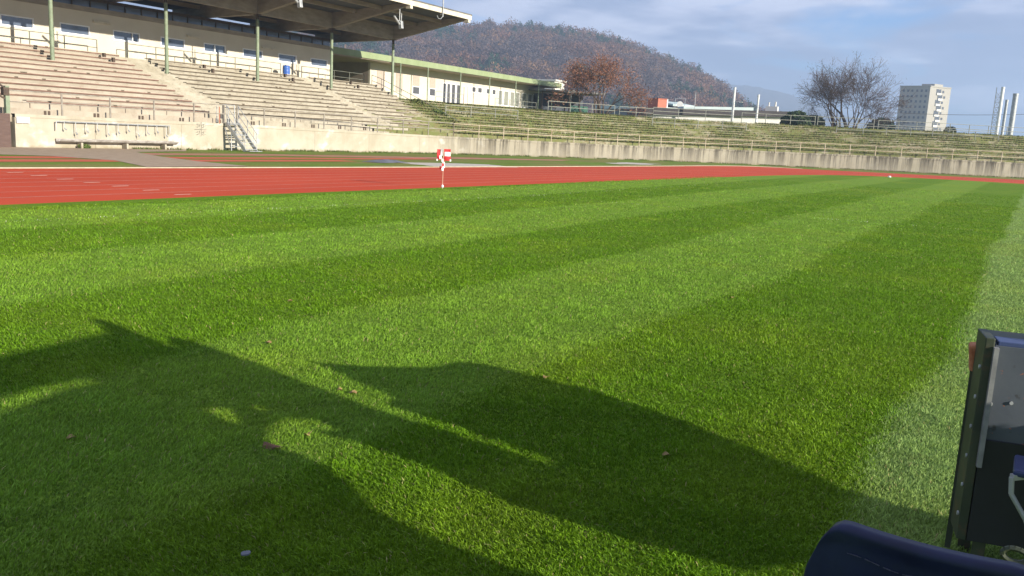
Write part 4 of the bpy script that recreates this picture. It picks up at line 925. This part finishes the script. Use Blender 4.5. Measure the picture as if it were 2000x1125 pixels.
# far blue ridge
SK2 = [(1150,150),(1300,152),(1380,158),(1420,164),(1450,166),(1480,170),(1510,176),(1540,184),(1570,195),(1600,206),(1650,224),(1720,243),(1850,262)]
b2 = []; t2 = []
for x, y in SK2: d = D(x, y); b2.append(math.atan2(d[0], d[1])); t2.append(d[2]/math.hypot(d[0], d[1]))
bs_ = np.linspace(b2[0], b2[-1]+.3, 160); R2 = 3300.; ds_ = np.array([2500, 2700, 2900, 3100, R2, 3700, 4200.])
tt = np.interp(bs_, b2, t2); mb = MB(); vs = []
for i, b in enumerate(bs_):
    Hh = max(CAMH+tt[i]*R2, 0)
    for j, d in enumerate(ds_):
        fcur = np.interp(d, [2500, R2, 4200], [0, 1, .0]); z = Hh*fcur + (6*(snoise(np.array([b*300.]), np.array([d/40.]), 2., 8)[0]-.5) if 0 < fcur < 1.1 and Hh > 10 else 0); vs.append((math.sin(b)*d, math.cos(b)*d, z-1))
nd = len(ds_); mb.add(vs, [(i*nd+j, (i+1)*nd+j, (i+1)*nd+j+1, i*nd+j+1) for i in range(len(bs_)-1) for j in range(nd-1)])
tag(mb.build('far_hill', mat('far_wooded_slope', (.05, .05, .04), (.09, .075, .055), .02, .95)), kind='structure')
# ------------------------------------------------------------------ near grass
PLINES = [((-13.9, 5.), (-12.6, 22.)), ((-12.6, 22.), (-12.1, 50.)), (tuple(G(1060,385)[:2]), tuple(G(1900,450)[:2]))]
def blades():
    rng = np.random.default_rng(3); Vs = []; Cs = []
    # frustum sector in plan, widened for steps aside
    bl_ = math.atan2(*D(0, 700)[:2]); br_ = math.atan2(*D(2000, 700)[:2])
    edges = np.r_[2.2, 3.2, 4.2, 5.5, 7, 9, 12, 16, 21, 28, 38, 50]
    for r0, r1 in zip(edges[:-1], edges[1:]):
        rm = (r0+r1)/2; dn = min(21000, 21000*(3.6/rm)**1.82)*(.4 if r0 > 37 else 1); ext = .9/rm
        b0, b1 = bl_-ext-.03, br_+ext; area = .5*(b1-b0)*(r1*r1-r0*r0); k = int(area*dn)
        d = np.sqrt(rng.uniform(r0*r0, r1*r1, k)); b = rng.uniform(b0, b1, k); x = np.sin(b)*d; y = np.cos(b)*d
        ok = x > -15.6; x, y, d = x[ok], y[ok], d[ok]; k = len(x)
        wob = .35*(snoise(x+50, y+50, 2.8, 41)-.5); xx = x+wob
        pale = np.sin(np.pi*(xx+.5)/2.45) > rng.normal(0, .09, k); unm = xx + rng.normal(0, .05, k) > -.5
        cl = snoise(x+80, y+90, .16, 51); c2 = snoise(x+20, y+10, .9, 52); c3 = snoise(x+60, y+30, .35, 53)
        h = rng.uniform(.013, .031, k)*(0.62+.76*cl)*(.85+.3*c3); h[unm] *= 1.0
        w = rng.uniform(.0009, .0019, k)*(1+rm/9)*1.2
        ld = np.where(pale, 1., -1.)*.38; lx = rng.normal(.10, .55, k); ly = rng.normal(0, .5, k)+ld
        th = rng.uniform(0, np.pi, k); cx, cy = np.cos(th)*w, np.sin(th)*w
        z0 = np.zeros(k)-.002; tip = np.c_[x+lx*h, y+ly*h, h*.95]; mid = np.c_[x+lx*h*.35, y+ly*h*.35, h*.6]
        A = np.stack([np.c_[x-cx, y-cy, z0], np.c_[x+cx, y+cy, z0], mid+np.c_[cx, cy, z0*0]*.9, mid-np.c_[cx, cy, z0*0]*.9], 1)
        B = np.stack([mid-np.c_[cx, cy, z0*0]*.9, mid+np.c_[cx, cy, z0*0]*.9, tip, tip], 1)
        base = np.where(unm[:, None], (.212, .315, .080), np.where(pale[:, None], (.164, .292, .022), (.120, .238, .007)))
        mixy = np.clip((c2-.45)*2.2, 0, 1)[:, None]*.24; base = base*(1-mixy)+np.array((.30, .38, .025))*mixy
        on = np.zeros(k, bool)
        for p_, q_ in PLINES:
            dd_ = np.array(q_)-np.array(p_); l_ = np.hypot(*dd_); dd_ /= l_; rx, ry = x-p_[0], y-p_[1]; al = rx*dd_[0]+ry*dd_[1]; on |= (np.abs(rx*dd_[1]-ry*dd_[0]) < .05) & (al > 0) & (al < l_)
        on &= rng.random(k) < .16; base[on] = (.55, .55, .42)
        dry = rng.random(k) < .02; base[dry] = (.34, .30, .12)
        c = base*rng.uniform(.62, 1.32, (k, 1))*(.82+.36*cl[:, None])*(.9+.2*c3[:, None]); 
        Vs += [A, B]; Cs += [c, c*1.08]
    return np.concatenate(Vs), np.concatenate(Cs)
V, C = blades()
# quads and tip triangles: tip quads carry a doubled corner, so store tips as triangles
me_mask = np.all(V[:, 2] == V[:, 3], axis=1)
Q, QC = V[~me_mask], C[~me_mask]; T3, TC = V[me_mask][:, :3], C[me_mask]
nq, ntr = len(Q), len(T3); me = bpy.data.meshes.new('grass')
me.vertices.add(nq*4+ntr*3); me.vertices.foreach_set('co', np.concatenate([Q.reshape(-1, 3), T3.reshape(-1, 3)]).astype(np.float32).ravel())
me.loops.add(nq*4+ntr*3); me.loops.foreach_set('vertex_index', np.arange(nq*4+ntr*3, dtype=np.int32))
me.polygons.add(nq+ntr); me.polygons.foreach_set('loop_start', np.r_[np.arange(nq)*4, nq*4+np.arange(ntr)*3].astype(np.int32)); me.update(calc_edges=True)
at = me.attributes.new('tint', 'FLOAT_COLOR', 'FACE'); c4 = np.ones((nq+ntr, 4), np.float32); c4[:, :3] = np.concatenate([QC, TC]); at.data.foreach_set('color', c4.ravel())
tag(link('grass', me, tinted('grass_blade', .6, .30, .25)), 'short mown green grass of the pitch in the foreground', 'grass', kind='stuff')
# rough tufts along wall foot
k_ = 9000; s = RNG.uniform(WS[i0]+6, WS[-1], k_); keep = snoise(s, s*0, .8, 6) > RNG.uniform(.2, .9, k_); s = s[keep]; k_ = len(s); o_ = -np.abs(RNG.normal(0, .22, k_))-.03
P = np.c_[np.interp(s, WS, WP[:,0])+np.interp(s, WS, WN[:,0])*o_, np.interp(s, WS, WP[:,1])+np.interp(s, WS, WN[:,1])*o_, np.zeros(k_)]
tag(npmesh('wall_foot_weeds', weed_tris(P, .09, .035, None), 3, m_tint, pal([(.12,.15,.035),(.17,.15,.06),(.09,.13,.03)], k_)), 'ragged strip of weeds along the foot of the concrete wall', 'weeds', kind='stuff')
# fallen leaves
m_leaf = mat('brown_leaf', (.19, .125, .04), (.30, .20, .07), 30, .8)
LV = [((1302,887),.045,'rust brown fallen leaf on the shaded grass below centre right'), ((690,766),.05,'orange brown leaf beside the thin lit sliver between the shadows'), ((664,760),.035,'smaller brown leaf left of the orange one in the lit sliver'),
      ((524,668),.05,'brown leaf on sunlit grass just above the long shadow'), ((1430,580),.05,'pale leaf on the grass in the middle of the light stripe'), ((567,587),.05,'pale leaf on the sunlit grass above the pointed shadow'), ((140,853),.05,'dull brown leaf in the deep shade at left'),
      ((1066,735),.05,'dark leaf at the upper edge of the rounded shadow'), ((600,848),.035,'small tan leaf near the lit patch left of centre')]
for (px, sz_, lab) in LV:
    p = G(*px, .020); a = RNG.uniform(0, 6.28); mb = MB(); vs = []
    for q in range(10):
        t_ = 2*math.pi*q/10; r_ = sz_*(.55+.45*abs(math.cos(t_*1.5)))*.8; vs.append((p[0]+r_*.75*math.cos(t_+a), p[1]+r_*.7*math.sin(t_+a), p[2]+.008*math.sin(t_*2)))
    top = [(x, y, z+.002) for x, y, z in vs]
    mb.add(vs+top, [tuple(range(9, -1, -1)), tuple(range(10, 20))]+[(q, (q+1) % 10, 10+(q+1) % 10, 10+q) for q in range(10)])
    tag(mb.build('fallen_leaf', m_leaf), lab, 'leaf', 'fallen leaves on the pitch')
p = G(530, 872, .006); q = G(480, 1090, .012)
mb = MB(); vs = [(p[0]+.06*math.cos(t)*(1+.25*math.sin(3*t)), p[1]+.05*math.sin(t), .004+.014*math.cos(t*2)) for t in np.linspace(0, 2*math.pi, 18)[:-1]]; vs.append((p[0], p[1], .022)); k_ = len(vs)-1
mb.add(vs, [(i, (i+1) % k_, k_) for i in range(k_)]); tag(mb.build('bare_soil', mat('soil', (.10, .05, .025), (.18, .09, .045), 30, .95, .01, 60)), kind='structure')
mb = MB(); vs = [(q[0]+.014*math.cos(t)*(1+.3*math.sin(2*t+1)), q[1]+.022*math.sin(t), .030) for t in np.linspace(0, 2*math.pi, 14)[:-1]]; k_ = len(vs); vs += [(x, y, .036) for x, y, z in vs]
mb.add(vs, [tuple(range(k_-1, -1, -1)), tuple(range(k_, 2*k_))]+[(i, (i+1) % k_, k_+(i+1) % k_, k_+i) for i in range(k_)]); tag(mb.build('grey_scrap', m_tarp), 'small grey scrap lying in the shaded grass at the bottom edge', 'scrap')
# ------------------------------------------------------------------ foreground: steel cabinet and plastic seats
YB = 3.9
cab = thing('steel_cabinet', (0, YB, 0), 'scuffed dark steel panelled cabinet at the right edge with a green flange', 'cabinet')
def onYp(px, py, Yv=YB): return onY(px, py, Yv)
tl = onYp(1924, 655); bl_ = onYp(1874, 1052)
def cab_extra(t, geo, col, bs):
    c = mixc(t, ramp(t, noise(t, geo, 14, (1, 1, 1), 5, (1, 7, 3)), [(.60, 0.), (.66, 1.)]), col, (.035, .035, .035))
    return mixc(t, ramp(t, noise(t, geo, 22, (1, 1, 1.6), 4, (4, 1, 8)), [(.66, 0.), (.70, 1.)]), c, (.34, .11, .04))
m_cab = mat('scuffed_grey_steel', (.060, .070, .088), (.085, .097, .115), 3, .5, .001, 40, extra=cab_extra)
m_cabg = mat('dark_green_steel', (.025, .035, .018), (.05, .06, .03), 4, .6, extra=streaks((.14, .06, .03), 12, .5, .55, .7))
m_navy = mat('navy_plastic', (.006, .009, .035), (.010, .016, .06), 6, .5, .0015, 40, spec=.35)
e = np.array([1., .20, 0]); e /= np.linalg.norm(e); f = np.array([-e[1], e[0], 0]); UZ = np.array([0, 0, 1.])
x0 = np.array([tl[0]+.022, YB, 0]); zt_, zb_ = tl[2]-.035, bl_[2]+.0
wdt = .9
mb = MB(); mb.box(x0+e*(wdt/2+.02)+f*.01+UZ*(zt_+zb_)/2, (wdt, .012, zt_-zb_), [e, f, UZ]); mb.build('front_panel', m_cab, cab, bevel=.002)
MB().box(x0+e*(wdt/2+.02)+f*.002+UZ*(zb_+.22), (wdt, .012, .44), [e, f, UZ]).build('shade_panel', mat('painted_shade_black', (.006, .007, .009), (.012, .013, .016), 5, .6), cab, bevel=.002)  # near-black sheet paints in the shade on the lower half of the front
mb = MB(); mb.box(x0+f*.10+UZ*((zt_+zb_)/2+.012), (.035, .20, zt_-zb_+.03), [e, f, UZ]); mb.build('side_flange', m_cabg, cab, bevel=.004)
mb = MB(); mb.box(x0+e*.022-f*.012+UZ*((zt_+zb_)/2+.16), (.018, .03, (zt_-zb_)*.6), [e, f, UZ]); mb.build('edge_strip', mat('bare_edge', (.16, .16, .16), (.26, .26, .25), 12, .5), cab)
mb = MB(); mb.box(x0+e*(wdt/2+.03)+f*.06+UZ*(zt_+.008), (wdt, .11, .018), [e, f, UZ]); mb.build('top_trim', mat('blue_trim', (.03, .05, .13), (.05, .07, .17), 8, .5), cab, bevel=.003)
mb = MB(); mb.box(x0+e*(wdt/2+.03)+f*.22+UZ*((zt_+zb_)/2), (wdt, .36, zt_-zb_-.02), [e, f, UZ]); mb.build('carcass', m_cabg, cab)
for s_ in (.08, wdt-.05):
    for d_ in (.06, .36): MB().bar(x0+e*s_+f*d_, x0+e*s_+f*d_+UZ*(zb_+.02), .05).build('foot', m_cabg, cab)
bp_ = onYp(1893, 690, YB+.25)
rb = thing('rusty_block', bp_, 'rusty orange block wedged behind the top left corner of the steel cabinet', 'block')
bp_ = onY(1905, 698, 4.13)
MB().box(bp_, (.05, .10, .12), [(.95, .1, .12), (-.1, .99, 0), (-.12, 0, .98)]).build('block', mat('rust', (.34, .11, .045), (.48, .20, .09), 25, .9, .002, 80), rb, bevel=.01)
MB().box(bp_+(.0, 0, -.45), (.022, .10, .80)).build('strap', m_cabg, rb)
mb = MB()
for q in range(6):
    c_ = x0-e*.018+f*.03+UZ*(zb_+.1+q*(zt_-zb_-.2)/5); MB().tube(c_, c_-e*.006, .009, n=10).build('rivet', m_metal, cab)
for px, py in ((1944, 690), (1975, 790), (1935, 790)):
    c_ = onY(px, py, YB); c_ = x0+e*((c_[0]-x0[0])/e[0])+UZ*c_[2]-f*.0; MB().tube(c_+f*.004, c_-f*.003, .007, n=10).build('screw', m_metal, cab)
# navy plastic seat shell, close to the camera
def seat(name, loc, rz, label, wdt=.46, ht=.36, rake=.35):
    o = thing(name, loc, label, 'seat')
    nx, nz = 24, 18
    def surf(u, v):   # u -1..1 across, v 0..1 up the back
        c_ = 1-abs(u)**5*.0
        corner = max(0., abs(u)-.62)/.38; top = 1-.16*corner**2.4
        x = u*wdt/2*(1-.07*v**8); z = v*ht*(1-.30*corner**3.0) + u*wdt/2*.05; y = -z*math.tan(rake)*.6 + .05*u*u*(.4+.6*v)
        return np.array([x, y, z])
    vs = []; 
    for th_ in (0, .016):
        for j in range(nz+1):
            for i in range(nx+1):
                u = -1+2*i/nx; v = j/nz; p = surf(u, v); rim = max(abs(u), v); 
                p[1] += (-th_ if True else 0) + (.014 if rim > .90 else 0)*(1 if th_ == 0 else -1); vs.append(p)
    K = (nx+1)*(nz+1); fs = []
    for sd in (0, 1):
        for j in range(nz):
            for i in range(nx):
                a = sd*K+j*(nx+1)+i; q = (a, a+1, a+nx+2, a+nx+1); fs.append(q[::-1] if sd == 0 else q)
    per = [i for i in range(nx+1)] + [j*(nx+1)+nx for j in range(1, nz+1)] + [nz*(nx+1)+i for i in range(nx-1, -1, -1)] + [j*(nx+1) for j in range(nz-1, 0, -1)]
    for a, b in zip(per, per[1:]+per[:1]): fs.append((a, b, b+K, a+K))
    def tr(p): c_, s_ = math.cos(rz), math.sin(rz); return (loc[0]+p[0]*c_-p[1]*s_, loc[1]+p[0]*s_+p[1]*c_, loc[2]+p[2])
    MB().add([tr(p) for p in vs], fs).build('backrest', m_navy, o, smooth=True)
    mb = MB(); pts = []
    vs = []
    for th_ in (0, -.02):
        for j in range(9):
            for i in range(13): u = -1+2*i/12; v = j/8; vs.append(tr((u*wdt/2*.97, -.02-v*.40, .0+.035*u*u+th_+.03*math.cos(v*3.14))))
    K = 117; fs = []
    for sd in (0, 1):
        for j in range(8):
            for i in range(12): a = sd*K+j*13+i; q = (a, a+1, a+14, a+13); fs.append(q if sd else q[::-1])
    MB().add(vs, fs).build('seat_pan', m_navy, o, smooth=True)
    mb = MB(); mb.bar(tr((-.12, -.2, -.02)), tr((-.12, -.2, -loc[2])), .04); mb.bar(tr((.12, -.2, -.02)), tr((.12, -.2, -loc[2])), .04); mb.bar(tr((-.2, -.2, -.03)), tr((.2, -.2, -.03)), .04); mb.build('support', m_dark, o)
    sp_ = [tr(surf(u_, .80+.012*math.sin(u_*9))+np.array([0, -.0185, 0])) for u_ in np.linspace(-.62, .30, 30)]
    mb = MB()
    for q in range(29):
        if q % 5 != 4: mb.tube(sp_[q], sp_[q+1], .0011+.0005*(q % 3), n=4)
    mb.build('scratch_line', mat('scuffed_plastic', (.025, .03, .055), (.05, .055, .08), 30, .7), o)
    return o
cs = D(1800, 1052); cs = cs/cs[1]*2.05+np.array([0, 0, CAMH])
seat('plastic_seat', (cs[0]+.02, cs[1], cs[2]-.352), -.12, 'dark navy plastic seat back with rounded corners in the bottom right corner', wdt=.53, ht=.36, rake=.25)
c2_ = onY(1992, 912, 3.55)
sb = thing('seat_bracket', c2_, 'navy seat edge on a bent pale metal bracket in front of the steel cabinet', 'seat')
mb = MB(); mb.box(c2_+(.09, .05, -.012), (.22, .20, .028)); mb.build('seat_edge', mat('blue_seat_edge', (.02, .03, .10), (.03, .045, .14), 9, .4), sb, bevel=.01)
mb = MB(); q1 = onY(1976, 932, 3.5); q2 = onY(1975, 965, 3.5); q3 = onY(2003, 1015, 3.5); mb.tube(q1, q2, .009); mb.tube(q2, q3, .009); mb.tube(q3, q3+(.25, 0, -.6), .009); mb.bar(q1, c2_+(.09,.05,-.02), .02); mb.build('bracket', m_metal, sb)
# chain link seen under the cabinet
ck = onY(1983, 1085, 3.0); mb = MB(); n_ = 16
pts = [ck+np.array([.035*math.cos(t), 0, .022*math.sin(t)]) for t in np.linspace(0, 2*math.pi, n_)]; mb.path(pts, .009, 6); tag(mb.build('metal_ring', m_cabg), 'dark metal ring just below the cabinet at the right edge', 'ring')
# ------------------------------------------------------------------ added unseen prisms, shaped from the outlines of the grass shadows
def to_cast(px, py, c):
    p = G(px, py); t = (c-p[0])/SUN[0]; q = p+SUN*t; return q[1], q[2]
def caster(name, polys, c, depth, label, cat, extra=None):
    o = thing(name, (c, 3, 0), label, cat)
    loops = [[to_cast(x, y, c) for x, y in pl] for pl in polys]
    if extra: loops[0] = loops[0] + extra
    flat = [q for lp_ in loops for q in lp_]; tris = tessellate_polygon([[Vector((c, y, z)) for y, z in lp_] for lp_ in loops]); k = len(flat)
    vs = [(c, y, z) for y, z in flat]+[(c+depth, y, z) for y, z in flat]; fs = [tuple(t_) for t_ in tris]+[tuple(i+k for i in t_[::-1]) for t_ in tris]
    st_ = 0
    for lp_ in loops:
        m_ = len(lp_); fs += [(st_+i, st_+(i+1) % m_, k+st_+(i+1) % m_, k+st_+i) for i in range(m_)]; st_ += m_
    MB().add(vs, fs).build('shadow_prism_body', m_tarp, o); return o  # body of the added shadow prism
CX = .9
def grd(px, py, c): y, z = to_cast(px, py, c); return (y, z)
caster('shadow_prism_right', [[(605,708),(700,716),(830,718),(885,706),(940,712),(1010,730),(1100,752),(1250,800),(1350,838),(1450,880),(1600,945),(1690,985),(1775,1026),(1850,1066),(1760,1120),(1600,1105),(1490,1082),(1400,1098),(1300,1076),(1150,1035),(1000,990),(920,958),(830,915),(700,868),(600,842),(690,838),(780,868),(900,905),(1070,918),(1062,872),(970,842),(880,816),(790,790),(690,747)]], CX, .12, 'unseen silhouette prism added to cast the rounded shadow on the grass', 'shadow caster')  # unseen prism cut to the outline of the rounded shadow
caster('shadow_prism_left', [[(-300,770),(0,695),(120,668),(205,650),(185,635),(168,620),(215,632),(262,652),(300,668),(345,684),(308,655),(360,663),(430,690),(500,714),(560,740),(640,768),(700,794),(840,838),(1004,890),(1080,918),(840,900),(700,865),(600,815),(530,812),(500,828),(486,850),(505,868),(560,880),(600,905),(640,930),(690,985),(800,1040),(960,1100),(1100,1140),(1150,1300),(900,1500),(-300,1500)],
    [(372,795),(400,790),(440,800),(455,828),(415,818)], [(470,790),(500,786),(512,798),(480,806)], [(-60,820),(-20,775),(60,752),(150,738),(200,742),(120,760),(40,790)]], CX+.6, .10, 'unseen silhouette prism added to cast the large left shadow on the grass', 'shadow prism')  # unseen prism cut to the left shadow, holes where sun gets through
# unseen plate added only to shade the lower half of the cabinet
yp = 3.70; pr_ = []
for px, py in [(1860,856),(1880,853),(1904,850),(1921,842),(1920,786),(1946,792),(1956,842),(2030,846),(2120,820),(2120,1200),(1860,1200)]:
    p = onY(px, py, YB+.0); t_ = (p[1]-yp)/-SUN[1]; q = p+SUN*t_; pr_.append((q[0], max(q[2], .0)))
k_ = len(pr_); vs = [(x, yp, z) for x, z in pr_]+[(x, yp-.04, z) for x, z in pr_]
o = thing('cabinet_shade_plate', (1.3, yp, 0), 'unseen plate outside the picture added to shade the cabinet', 'plate'); tr_ = tessellate_polygon([[Vector((x, z, 0)) for x, z in pr_]])
MB().add(vs, [tuple(t_) for t_ in tr_]+[tuple(i+k_ for i in t_[::-1]) for t_ in tr_]+[(i, (i+1) % k_, k_+(i+1) % k_, k_+i) for i in range(k_)]).build('plate', m_cabg, o)
# ------------------------------------------------------------------ haze
HZ = True
if HZ:
    mb = MB(); mb.bb(-4600, 345, -400, 4600, -1.5, 262)
    hz = mb.build('haze', None); m = bpy.data.materials.new('haze_air'); m.use_nodes = True; t = m.node_tree
    for n_ in list(t.nodes):
        if n_.type == 'BSDF_PRINCIPLED': t.nodes.remove(n_)
    pvn = t.nodes.new('ShaderNodeVolumePrincipled'); pvn.inputs['Color'].default_value = (.55, .72, .97, 1); pvn.inputs['Density'].default_value = .00050; pvn.inputs['Anisotropy'].default_value = .1
    L(t, pvn.outputs[0], t.nodes['Material Output'].inputs['Volume']); hz.data.materials.append(m); tag(hz, kind='stuff'); hz['label'] = 'pale blue autumn haze filling the air'; hz['category'] = 'haze'
S.cycles.max_bounces = 6; S.cycles.volume_bounces = 0; S.cycles.transparent_max_bounces = 8
